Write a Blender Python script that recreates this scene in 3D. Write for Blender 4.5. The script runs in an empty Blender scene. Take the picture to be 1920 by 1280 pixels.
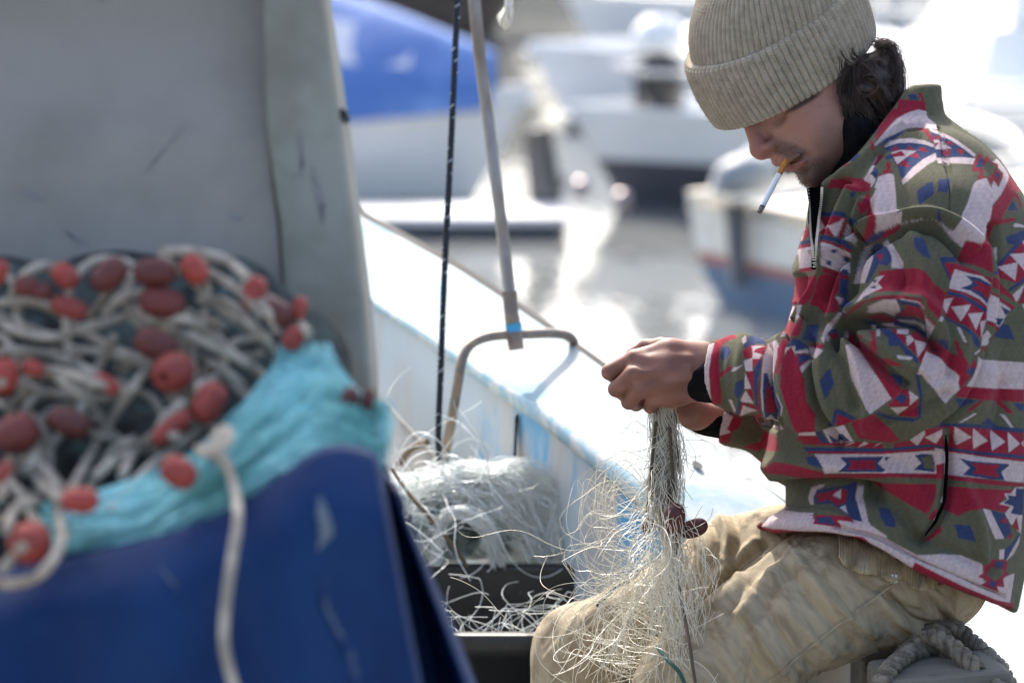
import bpy, bmesh, math, random
import numpy as np
from mathutils import Vector, Matrix

# ------------------------------------------------------------------ camera, world, sun
scene = bpy.context.scene
COL = scene.collection
PITCH = math.radians(10.0)
CAM = np.array([0.0, 0.0, 2.4])
FPX = 7200.0                      # focal length in photo pixels (135 mm on 36 mm, 1920 px wide)
D = 5.14                          # distance of the fisherman
cp, sp = math.cos(PITCH), math.sin(PITCH)
cam_d = bpy.data.cameras.new("camera")
cam = bpy.data.objects.new("camera", cam_d)
COL.objects.link(cam)
cam.location = CAM
cam.rotation_euler = (math.pi / 2 - PITCH, 0, 0)
cam_d.lens = 135.0
cam_d.sensor_width = 36.0
cam_d.clip_start = 0.1
cam_d.clip_end = 600.0
cam_d.dof.use_dof = True
cam_d.dof.focus_distance = D - 0.12
cam_d.dof.aperture_fstop = 3.9
scene.camera = cam

SUN_EL, SUN_AZ = math.radians(46), math.radians(-14)      # azimuth from +Y, negative = to the left
world = bpy.data.worlds.new("World")
scene.world = world
world.use_nodes = True
wn = world.node_tree
sky = wn.nodes.new("ShaderNodeTexSky")
sky.sky_type = 'NISHITA'
sky.sun_disc = False
sky.sun_elevation = SUN_EL
sky.sun_rotation = SUN_AZ
sky.air_density = 1.0
sky.dust_density = 4.5
sky.ozone_density = 1.0
bg = wn.nodes["Background"]
bg.inputs["Strength"].default_value = 0.142
wn.links.new(sky.outputs["Color"], bg.inputs["Color"])

sun_d = bpy.data.lights.new("sun", 'SUN')
sun_d.energy = 2.6
sun_d.angle = math.radians(0.8)
sun_d.color = (1.0, 0.95, 0.86)
sun = bpy.data.objects.new("sun", sun_d)
COL.objects.link(sun)
s_dir = Vector((math.sin(SUN_AZ) * math.cos(SUN_EL), math.cos(SUN_AZ) * math.cos(SUN_EL), math.sin(SUN_EL)))
sun.rotation_euler = s_dir.to_track_quat('Z', 'Y').to_euler()
sun.location = (0, 0, 30)

scene.view_settings.view_transform = 'Standard'
scene.view_settings.look = 'None'
scene.view_settings.exposure = 1.6
scene.view_settings.gamma = 1.0
scene.render.engine = 'CYCLES'
scene.cycles.use_denoising = True
scene.cycles.sample_clamp_indirect = 6.0

random.seed(7)
rng = np.random.default_rng(7)

# ------------------------------------------------------------------ coordinates
def C(px, py, d):
    """camera-frame metres (x right, y up, z forward) of a photo pixel at depth d"""
    return np.array([(px - 960) / FPX * d, -(py - 640) / FPX * d, d])

def B(px, py, dd=0.0):
    return C(px, py, D + dd)

def to_world(a):
    a = np.asarray(a, dtype=float)
    x, y, z = a[..., 0], a[..., 1], a[..., 2]
    return np.stack([CAM[0] + x, CAM[1] + y * sp + z * cp, CAM[2] + y * cp - z * sp], axis=-1)

def P(px, py, d):
    return to_world(C(px, py, d))

def on_plane(px, py, z):
    """point of the horizontal plane z seen at a photo pixel"""
    r = to_world(C(px, py, 1.0)) - CAM
    t = (z - CAM[2]) / r[2]
    return CAM + r * t

# ------------------------------------------------------------------ object helpers
def tag(o, label=None, cat=None, group=None, kind=None):
    if label: o['label'] = label
    if cat: o['category'] = cat
    if group: o['group'] = group
    if kind: o['kind'] = kind
    return o

def empty(name, loc, label=None, cat=None, group=None):
    o = bpy.data.objects.new(name, None)
    COL.objects.link(o)
    o.location = [float(v) for v in loc]
    o.empty_display_size = 0.1
    return tag(o, label, cat, group)

def root_loc(o):
    while o.parent is not None:
        o = o.parent
    return np.array(o.location)

def mesh_from(name, verts, faces):
    me = bpy.data.meshes.new(name)
    verts = np.asarray(verts, dtype=np.float32)
    if isinstance(faces, np.ndarray):
        n = faces.shape[1]
        nf = len(faces)
        me.vertices.add(len(verts))
        me.vertices.foreach_set('co', verts.ravel())
        me.loops.add(nf * n)
        me.loops.foreach_set('vertex_index', faces.astype(np.int32).ravel())
        me.polygons.add(nf)
        me.polygons.foreach_set('loop_start', np.arange(0, nf * n, n, dtype=np.int32))
        me.polygons.foreach_set('loop_total', np.full(nf, n, dtype=np.int32))
        me.update(calc_edges=True)
        me.validate()
    else:
        me.from_pydata([tuple(map(float, v)) for v in verts], [], [tuple(int(i) for i in f) for f in faces])
        me.update()
    return me

def obj(name, verts, faces, material, parent=None, loc=None, smooth=True):
    """world-space verts -> one mesh object; origin at loc, or shared with its parent thing"""
    verts = np.asarray(verts, dtype=float)
    if parent is not None:
        o0 = root_loc(parent)
    elif loc is not None:
        o0 = np.array(loc, dtype=float)
    else:
        o0 = np.array([verts[:, 0].mean(), verts[:, 1].mean(), verts[:, 2].min()])
    me = mesh_from(name, verts - o0, faces)
    if smooth:
        me.polygons.foreach_set('use_smooth', np.ones(len(me.polygons), dtype=bool))
    me.materials.append(material)
    o = bpy.data.objects.new(name, me)
    COL.objects.link(o)
    if parent is not None:
        o.parent = parent
    else:
        o.location = o0
    return o

class MB:
    """collects geometry for one mesh (world coordinates)"""
    def __init__(self):
        self.v, self.f, self.n = [], [], 0
    def add(self, v, f):
        v = np.asarray(v, dtype=float)
        self.v.append(v)
        self.f += [tuple(int(i) + self.n for i in q) for q in f]
        self.n += len(v)
    def hexa(self, p):               # 8 corners: bottom 4 then top 4
        self.add(p, [(3, 2, 1, 0), (4, 5, 6, 7), (0, 1, 5, 4), (1, 2, 6, 5), (2, 3, 7, 6), (3, 0, 4, 7)])
    def box(self, c, s, rz=0.0, M=None):
        c = np.array(c, float); hx, hy, hz = np.array(s, float) / 2
        p = np.array([(-hx, -hy, -hz), (hx, -hy, -hz), (hx, hy, -hz), (-hx, hy, -hz),
                      (-hx, -hy, hz), (hx, -hy, hz), (hx, hy, hz), (-hx, hy, hz)])
        R = np.array([[math.cos(rz), -math.sin(rz), 0], [math.sin(rz), math.cos(rz), 0], [0, 0, 1]])
        p = p @ R.T + c
        if M is not None:
            p = np.array([M(q) for q in p])
        self.hexa(p)
    def tube(self, pts, r, sides=8, caps=True):
        v, f = tube(pts, r, sides, caps)
        self.add(v, f)
    def grid(self, g, closed_u=False, closed_v=False):
        v, f = grid_faces(g, closed_u, closed_v)
        self.add(v, f)
    def build(self, name, material, parent=None, loc=None, smooth=True, bevel=0.0):
        o = obj(name, np.concatenate(self.v), self.f, material, parent, loc, smooth)
        if bevel:
            m = o.modifiers.new("bevel", 'BEVEL'); m.width = bevel; m.segments = 2; m.limit_method = 'ANGLE'
            m.harden_normals = False
        return o

def grid_faces(g, cu=False, cv=False):
    g = np.asarray(g, dtype=float)
    n, m = g.shape[:2]
    idx = np.arange(n * m).reshape(n, m)
    a = idx if not cu else np.vstack([idx, idx[:1]])
    if cv: a = np.hstack([a, a[:, :1]])
    q = np.stack([a[:-1, :-1], a[1:, :-1], a[1:, 1:], a[:-1, 1:]], -1).reshape(-1, 4)
    return g.reshape(-1, 3), q

def crom(pts, n):
    """Catmull-Rom resample of a polyline (k,dim) to n points"""
    p = np.asarray(pts, dtype=float)
    if len(p) == 2:
        t = np.linspace(0, 1, n)[:, None]
        return p[0] * (1 - t) + p[1] * t
    q = np.vstack([2 * p[0] - p[1], p, 2 * p[-1] - p[-2]])
    seg = np.linalg.norm(np.diff(p, axis=0), axis=1) + 1e-9
    s = np.concatenate([[0], np.cumsum(seg)])
    u = np.linspace(0, s[-1], n)
    i = np.clip(np.searchsorted(s, u, side='right') - 1, 0, len(p) - 2)
    t = ((u - s[i]) / seg[i])[:, None]
    p0, p1, p2, p3 = q[i], q[i + 1], q[i + 2], q[i + 3]
    return 0.5 * (2 * p1 + (p2 - p0) * t + (2 * p0 - 5 * p1 + 4 * p2 - p3) * t ** 2 + (3 * p1 - p0 - 3 * p2 + p3) * t ** 3)

def frames(p):
    t = np.gradient(p, axis=0)
    t /= np.linalg.norm(t, axis=1)[:, None] + 1e-12
    n = np.zeros_like(p)
    a = np.array([0, 0, 1.0]) if abs(t[0][2]) < 0.9 else np.array([1.0, 0, 0])
    n0 = a - t[0] * a.dot(t[0]); n0 /= np.linalg.norm(n0)
    n[0] = n0
    for i in range(1, len(p)):
        v = n[i - 1] - t[i] * n[i - 1].dot(t[i])
        n[i] = v / (np.linalg.norm(v) + 1e-12)
    b = np.cross(t, n)
    return t, n, b

def tube(pts, r, sides=8, caps=True):
    p = np.asarray(pts, dtype=float)
    r = np.broadcast_to(np.asarray(r, dtype=float), (len(p),))
    t, n, b = frames(p)
    a = np.linspace(0, 2 * math.pi, sides, endpoint=False)
    g = p[:, None, :] + r[:, None, None] * (np.cos(a)[None, :, None] * n[:, None, :] + np.sin(a)[None, :, None] * b[:, None, :])
    v, f = grid_faces(g, False, True)
    f = [tuple(q) for q in f]
    if caps:
        f.append(tuple(range(sides - 1, -1, -1)))
        k = (len(p) - 1) * sides
        f.append(tuple(range(k, k + sides)))
    return v, f

def strands(polys, radii, sides=3):
    """many thin tubes with equal point counts, vectorised: polys (S,N,3), radii (S,N)"""
    p = np.asarray(polys, dtype=float)
    S, N = p.shape[:2]
    r = np.broadcast_to(np.asarray(radii, dtype=float), (S, N))
    t = np.gradient(p, axis=1)
    t /= np.linalg.norm(t, axis=2, keepdims=True) + 1e-12
    ref = np.array([0.31, 0.89, 0.33])
    n = np.cross(t, ref); n /= np.linalg.norm(n, axis=2, keepdims=True) + 1e-9
    b = np.cross(t, n)
    a = np.linspace(0, 2 * math.pi, sides, endpoint=False)
    g = p[:, :, None] + r[:, :, None, None] * (np.cos(a)[None, None, :, None] * n[:, :, None] + np.sin(a)[None, None, :, None] * b[:, :, None])
    idx = np.arange(S * N * sides).reshape(S, N, sides)
    nx = np.roll(idx, -1, axis=2)
    q = np.stack([idx[:, :-1], idx[:, 1:], nx[:, 1:], nx[:, :-1]], -1).reshape(-1, 4)
    return g.reshape(-1, 3), q

# ------------------------------------------------------------------ materials
def mat(name, c1, c2=None, scale=8.0, lo=0.4, hi=0.6, rough=0.6, rough2=None, metal=0.0, bump=0.0, bscale=60.0,
        spec=0.5, stretch=(1, 1, 1), detail=6.0, c3=None, s3=20.0, lo3=0.55, hi3=0.7, attr=None, sheen=0.0,
        trans=0.0, bdist=0.002, sss=0.0, grain=None):
    m = bpy.data.materials.new(name)
    m.use_nodes = True
    nt = m.node_tree
    N, L = nt.nodes, nt.links
    b = N["Principled BSDF"]
    b.inputs["Roughness"].default_value = rough
    b.inputs["Metallic"].default_value = metal
    b.inputs["Specular IOR Level"].default_value = spec
    if sheen:
        b.inputs["Sheen Weight"].default_value = sheen
        b.inputs["Sheen Roughness"].default_value = 0.5
    if trans:
        b.inputs["Transmission Weight"].default_value = trans
    if sss:
        b.inputs["Subsurface Weight"].default_value = sss
        b.inputs["Subsurface Radius"].default_value = (0.9, 0.35, 0.2)
        b.inputs["Subsurface Scale"].default_value = 0.006
    tc = N.new("ShaderNodeTexCoord")
    mp = N.new("ShaderNodeMapping")
    mp.inputs["Scale"].default_value = stretch
    if grain:                      # (rotation about y in degrees, elongation): streaks along one direction
        mp.vector_type = 'TEXTURE'
        mp.inputs["Rotation"].default_value = (0, math.radians(grain[0]), 0)
        mp.inputs["Scale"].default_value = (1, 1, grain[1])
    L.new(tc.outputs["Object"], mp.inputs["Vector"])
    def noise(s, det=detail):
        n = N.new("ShaderNodeTexNoise")
        n.inputs["Scale"].default_value = s
        n.inputs["Detail"].default_value = det
        n.inputs["Roughness"].default_value = 0.6
        L.new(mp.outputs["Vector"], n.inputs["Vector"])
        return n
    def ramp(src, a, z):
        r = N.new("ShaderNodeMapRange")
        r.inputs["From Min"].default_value = a
        r.inputs["From Max"].default_value = z
        r.interpolation_type = 'SMOOTHSTEP'
        L.new(src, r.inputs["Value"])
        return r.outputs["Result"]
    def mix(f, a, z):
        x = N.new("ShaderNodeMix"); x.data_type = 'RGBA'
        L.new(f, x.inputs["Factor"])
        for k, val in ((6, a), (7, z)):
            if isinstance(val, tuple): x.inputs[k].default_value = (*val, 1)
            else: L.new(val, x.inputs[k])
        return x.outputs[2]
    col = c1
    if attr:
        at = N.new("ShaderNodeAttribute"); at.attribute_name = attr
        col = at.outputs["Color"]
    if c2 is not None:
        col = mix(ramp(noise(scale).outputs["Fac"], lo, hi), col, c2)
    if c3 is not None:
        col = mix(ramp(noise(s3).outputs["Fac"], lo3, hi3), col, c3)
    if isinstance(col, tuple):
        b.inputs["Base Color"].default_value = (*col, 1)
    else:
        L.new(col, b.inputs["Base Color"])
    if rough2 is not None:
        r = N.new("ShaderNodeMapRange")
        r.inputs["To Min"].default_value = rough; r.inputs["To Max"].default_value = rough2
        L.new(noise(scale * 2).outputs["Fac"], r.inputs["Value"])
        L.new(r.outputs["Result"], b.inputs["Roughness"])
    if bump:
        bn = N.new("ShaderNodeBump")
        bn.inputs["Strength"].default_value = bump
        bn.inputs["Distance"].default_value = bdist
        L.new(noise(bscale, 4.0).outputs["Fac"], bn.inputs["Height"])
        L.new(bn.outputs["Normal"], b.inputs["Normal"])
    return m

# ------------------------------------------------------------------ signed distance modelling
class Prim:
    pass

def RC(a, b, ra, rb):
    """round cone between two camera-frame points, radii in metres"""
    p = Prim(); a = np.array(a, np.float32); b = np.array(b, np.float32)
    ab = b - a; L2 = float(ab @ ab) + 1e-12
    def f(q):
        pa = q - a
        t = np.clip((pa @ ab) / L2, 0, 1)
        d = pa - t[:, None] * ab
        return np.sqrt((d * d).sum(1)) - (ra + (rb - ra) * t)
    p.f = f; p.c = (a + b) / 2; p.r = math.sqrt(L2) / 2 + max(ra, rb)
    return p

def EL(c, rad, ang=0.0, ang2=0.0):
    """ellipsoid, radii (m) along x,y,z, turned by ang (deg) in the picture plane, ang2 about vertical"""
    p = Prim(); c = np.array(c, np.float32); rad = np.array(rad, np.float32)
    a = math.radians(ang); k = math.radians(ang2)
    R = np.array([[math.cos(a), math.sin(a), 0], [-math.sin(a), math.cos(a), 0], [0, 0, 1]])
    R2 = np.array([[math.cos(k), 0, math.sin(k)], [0, 1, 0], [-math.sin(k), 0, math.cos(k)]])
    M = (R @ R2).astype(np.float32)
    def f(q):
        l = (q - c) @ M.T
        k0 = np.sqrt(((l / rad) ** 2).sum(1)) + 1e-9
        k1 = np.sqrt(((l / (rad * rad)) ** 2).sum(1)) + 1e-9
        return k0 * (k0 - 1) / k1
    p.f = f; p.c = c; p.r = float(rad.max())
    return p

def LOFT(rows, expo=2.4, dc=0.0):
    """stack of super-ellipse slices: rows of (py, left px, right px, half depth m)"""
    p = Prim(); rows = np.array(rows, float)
    ys = rows[:, 0]
    def f(q):
        z = q[:, 2]
        px = 960 + q[:, 0] / z * FPX
        py = 640 - q[:, 1] / z * FPX
        l = np.interp(py, ys, rows[:, 1]); r = np.interp(py, ys, rows[:, 2]); h = np.interp(py, ys, rows[:, 3])
        u = np.abs((px - (l + r) / 2) / ((r - l) / 2)); w = np.abs((z - D - dc) / h)
        k = (u ** expo + w ** expo) ** (1 / expo)
        d = (k - 1) * np.minimum((r - l) / 2800, h)
        dv = np.maximum(ys[0] - py, py - ys[-1]) / 1400
        return np.maximum(d, dv).astype(np.float32)
    p.f = f; p.c = B((rows[:, 1].min() + rows[:, 2].max()) / 2, (ys[0] + ys[-1]) / 2, dc)
    p.r = 9.0
    return p

def FN(fn):
    p = Prim(); p.f = fn; p.c = np.zeros(3); p.r = 99.0
    return p

def smin(a, b, k):
    if k <= 0: return np.minimum(a, b)
    h = np.maximum(k - np.abs(a - b), 0) / k
    return np.minimum(a, b) - h * h * k * 0.25

def smax(a, b, k):
    return -smin(-a, -b, k)

def eval_ops(ops, q, pad):
    c = q.mean(0); R = np.sqrt(((q - c) ** 2).sum(1)).max()
    d = np.full(len(q), 1.0, np.float32)
    for op, pr, k in ops:
        dist = np.linalg.norm(pr.c - c) - R - pr.r
        if op == 'u':
            if dist > pad + k: continue
            d = smin(d, pr.f(q), k)
        elif op == 's':
            if dist > pad + k: continue
            d = smax(d, -pr.f(q), k)
        else:
            d = smax(d, pr.f(q), k)
    return d

def sdf_mesh(ops, lo, hi, res):
    """sparse surface nets; returns camera-frame verts and quads"""
    lo = np.array(lo, float); hi = np.array(hi, float)
    BS = 12
    nb = np.ceil((hi - lo) / (res * BS)).astype(int)
    n = nb * BS + 1
    vals = np.full(n, 1.0, np.float32)
    ax = np.arange(BS + 1) * res
    loc = np.stack(np.meshgrid(ax, ax, ax, indexing='ij'), -1).reshape(-1, 3).astype(np.float32)
    half = BS * res / 2
    diag = half * 1.7321
    # coarse pass on super rows of blocks
    for i in range(nb[0]):
        for j in range(nb[1]):
            cs = np.array([[lo[0] + (i + .5) * BS * res, lo[1] + (j + .5) * BS * res, lo[2] + (k + .5) * BS * res] for k in range(nb[2])], np.float32)
            dc = eval_ops(ops, cs, 0.25)
            for k in np.nonzero(np.abs(dc) < diag * 1.9 + 0.008)[0]:
                o = np.array([lo[0] + i * BS * res, lo[1] + j * BS * res, lo[2] + k * BS * res], np.float32)
                d = eval_ops(ops, loc + o, 0.02)
                vals[i * BS:(i + 1) * BS + 1, j * BS:(j + 1) * BS + 1, k * BS:(k + 1) * BS + 1] = d.reshape(BS + 1, BS + 1, BS + 1)
            neg = np.nonzero((dc <= -(diag * 1.9 + 0.008)))[0]
            for k in neg:
                sl = vals[i * BS:(i + 1) * BS + 1, j * BS:(j + 1) * BS + 1, k * BS:(k + 1) * BS + 1]
                sl[sl == 1.0] = -1.0
    return surface_nets(vals, lo, res)

def surface_nets(vals, lo, res):
    s = vals < 0
    c = s[:-1, :-1, :-1].astype(np.int8)
    tot = np.zeros(c.shape, np.int8)
    for a in (0, 1):
        for b in (0, 1):
            for d in (0, 1):
                tot += s[a:a + c.shape[0], b:b + c.shape[1], d:d + c.shape[2]]
    act = (tot > 0) & (tot < 8)
    ijk = np.argwhere(act)
    idx = np.full(c.shape, -1, np.int64)
    idx[act] = np.arange(len(ijk))
    acc = np.zeros((len(ijk), 3)); cnt = np.zeros(len(ijk))
    corners = [(a, b, d) for a in (0, 1) for b in (0, 1) for d in (0, 1)]
    for u in corners:
        for axis in range(3):
            if u[axis] == 1: continue
            w = list(u); w[axis] = 1
            va = vals[ijk[:, 0] + u[0], ijk[:, 1] + u[1], ijk[:, 2] + u[2]]
            vb = vals[ijk[:, 0] + w[0], ijk[:, 1] + w[1], ijk[:, 2] + w[2]]
            m = (va < 0) != (vb < 0)
            t = va[m] / (va[m] - vb[m])
            pt = np.tile(np.array(u, float), (m.sum(), 1)); pt[:, axis] = t
            acc[m] += pt; cnt[m] += 1
    v = lo + (ijk + acc / cnt[:, None]) * res
    faces = []
    for axis in range(3):
        o1, o2 = [(1, 2), (2, 0), (0, 1)][axis]
        sa = s
        sl0 = [slice(None)] * 3; sl1 = [slice(None)] * 3
        sl0[axis] = slice(0, -1); sl1[axis] = slice(1, None)
        e0, e1 = sa[tuple(sl0)], sa[tuple(sl1)]
        ch = np.argwhere(e0 != e1)
        ch = ch[(ch[:, o1] > 0) & (ch[:, o2] > 0) & (ch[:, o1] < s.shape[o1] - 1) & (ch[:, o2] < s.shape[o2] - 1)]
        flip = e1[ch[:, 0], ch[:, 1], ch[:, 2]]
        def cell(d1, d2):
            k = ch.copy(); k[:, o1] -= d1; k[:, o2] -= d2
            return idx[k[:, 0], k[:, 1], k[:, 2]]
        q = np.stack([cell(1, 1), cell(0, 1), cell(0, 0), cell(1, 0)], -1)
        q[flip] = q[flip][:, ::-1]
        faces.append(q)
    f = np.concatenate(faces)
    f = f[(f >= 0).all(1)]
    return v, f

def relax(v, f, it=2, lam=0.5):
    """Laplacian smoothing over quad edges"""
    e = np.concatenate([f[:, [0, 1]], f[:, [1, 2]], f[:, [2, 3]], f[:, [3, 0]]])
    for _ in range(it):
        acc = np.zeros_like(v); cnt = np.zeros(len(v))
        np.add.at(acc, e[:, 0], v[e[:, 1]]); np.add.at(cnt, e[:, 0], 1)
        np.add.at(acc, e[:, 1], v[e[:, 0]]); np.add.at(cnt, e[:, 1], 1)
        v = v + lam * (acc / np.maximum(cnt, 1)[:, None] - v)
    return v

def subdivide(v, f, levels=1):
    me = mesh_from("tmp", v, f)
    o = bpy.data.objects.new("tmp", me); COL.objects.link(o)
    m = o.modifiers.new("s", 'SUBSURF'); m.levels = levels; m.render_levels = levels
    dg = bpy.context.evaluated_depsgraph_get()
    e = o.evaluated_get(dg).to_mesh()
    nv = np.empty(len(e.vertices) * 3, np.float32); e.vertices.foreach_get('co', nv)
    nf = np.empty(len(e.loops), np.int32); e.loops.foreach_get('vertex_index', nf)
    bpy.data.objects.remove(o); bpy.data.meshes.remove(me)
    return nv.reshape(-1, 3).astype(float), nf.reshape(-1, 4)

def normals(v, f):
    n = np.cross(v[f[:, 2]] - v[f[:, 0]], v[f[:, 3]] - v[f[:, 1]])
    acc = np.zeros_like(v)
    for k in range(4): np.add.at(acc, f[:, k], n)
    return acc / (np.linalg.norm(acc, axis=1, keepdims=True) + 1e-12)

def side_uv(v, dd=-0.17):
    """flat side-on cloth coordinates of a garment (photo-pixel units at one fixed depth)"""
    k = FPX / (D + dd)
    return 960 + v[:, 0] * k, 640 - v[:, 1] * k

def poly_dist(x, y, pts):
    """distance from points to a polyline"""
    pts = np.asarray(pts, float)
    best = np.full(len(x), 1e9)
    for (ax_, ay_), (bx, by) in zip(pts[:-1], pts[1:]):
        dx, dy = bx - ax_, by - ay_
        L = dx * dx + dy * dy + 1e-9
        t = np.clip(((x - ax_) * dx + (y - ay_) * dy) / L, 0, 1)
        best = np.minimum(best, (x - ax_ - t * dx) ** 2 + (y - ay_ - t * dy) ** 2)
    return np.sqrt(best)

def folds(v, f, curves, dd=-0.17, facing=True, gain=1.45):
    """push a garment in or out along crease lines: (amp px, width px, polyline px)"""
    n = normals(v, f)
    x, y = side_uv(v, dd)
    disp = np.zeros(len(v))
    for amp, w, pts in curves:
        pts = crom(pts, max(12, len(pts) * 6))
        bx0, by0 = pts.min(0) - 3 * w; bx1, by1 = pts.max(0) + 3 * w
        m = (x > bx0) & (x < bx1) & (y > by0) & (y < by1)
        d = poly_dist(x[m], y[m], pts)
        disp[m] += gain * amp / 1400 * np.exp(-(d / w) ** 2)
    if facing:
        disp *= np.clip(-n[:, 2] * 2.0 + 0.6, 0.0, 1)
    return v + n * disp[:, None]

def vnoise(p, s, seed=0):
    """cheap smooth noise from summed sines, p (N,k) metres"""
    r = np.random.default_rng(seed)
    out = np.zeros(len(p))
    for k in range(10):
        w = r.normal(size=p.shape[1]); w *= s * (0.6 + 0.9 * r.random()) / np.linalg.norm(w)
        out += np.sin(p @ w + r.random() * 6.28)
    return out / 4.0

def in_poly(x, y, poly):
    poly = np.asarray(poly, float)
    m = np.zeros(len(x), bool)
    j = len(poly) - 1
    for i in range(len(poly)):
        xi, yi = poly[i]; xj, yj = poly[j]
        c = ((yi > y) != (yj > y)) & (x < (xj - xi) * (y - yi) / (yj - yi + 1e-12) + xi)
        m ^= c
        j = i
    return m
# ------------------------------------------------------------------ setting: water, quays
def sheet(name, x0, x1, y0, y1, z, m, kind='structure'):
    o = obj(name, [(x0, y0, z), (x1, y0, z), (x1, y1, z), (x0, y1, z)], [(0, 1, 2, 3)], m, loc=((x0 + x1) / 2, (y0 + y1) / 2, z))
    return tag(o, kind=kind)

M_water = mat("water", (0.15, 0.157, 0.154), rough=0.07, spec=0.5)
nt = M_water.node_tree
tcw = nt.nodes.new("ShaderNodeTexCoord")
mpw = nt.nodes.new("ShaderNodeMapping"); mpw.inputs["Scale"].default_value = (1.0, 0.35, 1)
nt.links.new(tcw.outputs["Object"], mpw.inputs["Vector"])
hs = None
for s, w in ((1.6, 0.6), (5.0, 0.3), (14.0, 0.12)):
    n = nt.nodes.new("ShaderNodeTexNoise"); n.inputs["Scale"].default_value = s; n.inputs["Detail"].default_value = 3
    nt.links.new(mpw.outputs["Vector"], n.inputs["Vector"])
    k = nt.nodes.new("ShaderNodeMath"); k.operation = 'MULTIPLY'; k.inputs[1].default_value = w
    nt.links.new(n.outputs["Fac"], k.inputs[0])
    if hs is None: hs = k.outputs[0]
    else:
        a_ = nt.nodes.new("ShaderNodeMath"); nt.links.new(hs, a_.inputs[0]); nt.links.new(k.outputs[0], a_.inputs[1]); hs = a_.outputs[0]
bw = nt.nodes.new("ShaderNodeBump"); bw.inputs["Strength"].default_value = 0.10; bw.inputs["Distance"].default_value = 0.35
nt.links.new(hs, bw.inputs["Height"])
nt.links.new(bw.outputs["Normal"], nt.nodes["Principled BSDF"].inputs["Normal"])
sheet("water", -150, 150, -60, 300, 0.0, M_water)

M_stone = mat("quay_stone", (0.16, 0.135, 0.11), c2=(0.07, 0.06, 0.05), scale=0.9, rough=0.9, bump=0.6, bscale=3, bdist=0.05, c3=(0.26, 0.23, 0.19), s3=2.0)
q = MB(); q.box((0, 48, 1.0), (120, 6, 3.0)); q.box((0, 45.2, 2.6), (120, 0.9, 0.25))
tag(q.build("quay_wall", M_stone, smooth=False), "dark stone harbour wall running behind all the moored boats", "quay wall")
M_conc = mat("quay_concrete", (0.32, 0.30, 0.27), c2=(0.2, 0.19, 0.17), scale=2.0, rough=0.9, bump=0.4, bscale=30)
q = MB(); q.box((0, -3.6, 0.2), (40, 9.0, 1.3))
tag(q.build("quay_pavement", M_conc, smooth=False), kind='structure')

# ------------------------------------------------------------------ moored boats in the background
M_white = mat("white_gelcoat", (0.88, 0.87, 0.84), c2=(0.82, 0.81, 0.78), scale=2.5, rough=0.25, spec=0.5)
M_cream = mat("cream_gelcoat", (0.80, 0.76, 0.67), c2=(0.70, 0.65, 0.55), scale=6, rough=0.35)
M_dark = mat("dark_glass", (0.02, 0.022, 0.026), rough=0.08, spec=0.6)
M_boot = mat("bottom_paint", (0.03, 0.04, 0.06), rough=0.6)
M_bluepaint = mat("blue_bottom_paint", (0.11, 0.17, 0.25), rough=0.6)
M_redpaint = mat("red_stripe_paint", (0.38, 0.15, 0.12), rough=0.6)
M_steel = mat("polished_steel", (0.65, 0.65, 0.64), rough=0.10, metal=1.0)
M_satin = mat("satin_steel", (0.30, 0.26, 0.26), rough=0.30, metal=1.0)
M_bluecover = mat("blue_boat_cover", (0.07, 0.16, 0.43), c2=(0.17, 0.29, 0.58), scale=2.2, rough=0.5, bump=0.3, bscale=9, bdist=0.03, sheen=0.1)
M_greytrim = mat("grey_rubber", (0.10, 0.10, 0.10), rough=0.5)

def hull_sections(L, beam, free, sheer=0.25, n=24, flare=0.82, draft=0.18):
    """list of half sections from stern (x=0) to bow (x=L): (x, half width at rail, rail z)"""
    out = []
    for i in range(n + 1):
        t = i / n
        w = beam / 2 * (1 - max(0, (t - 0.35) / 0.65) ** 2.3) * (0.88 + 0.12 * min(1, t / 0.3))
        z = free * (1 + sheer * max(0, (t - 0.2) / 0.8) ** 2)
        out.append((t * L, max(w, 0.012), z))
    return out

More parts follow.
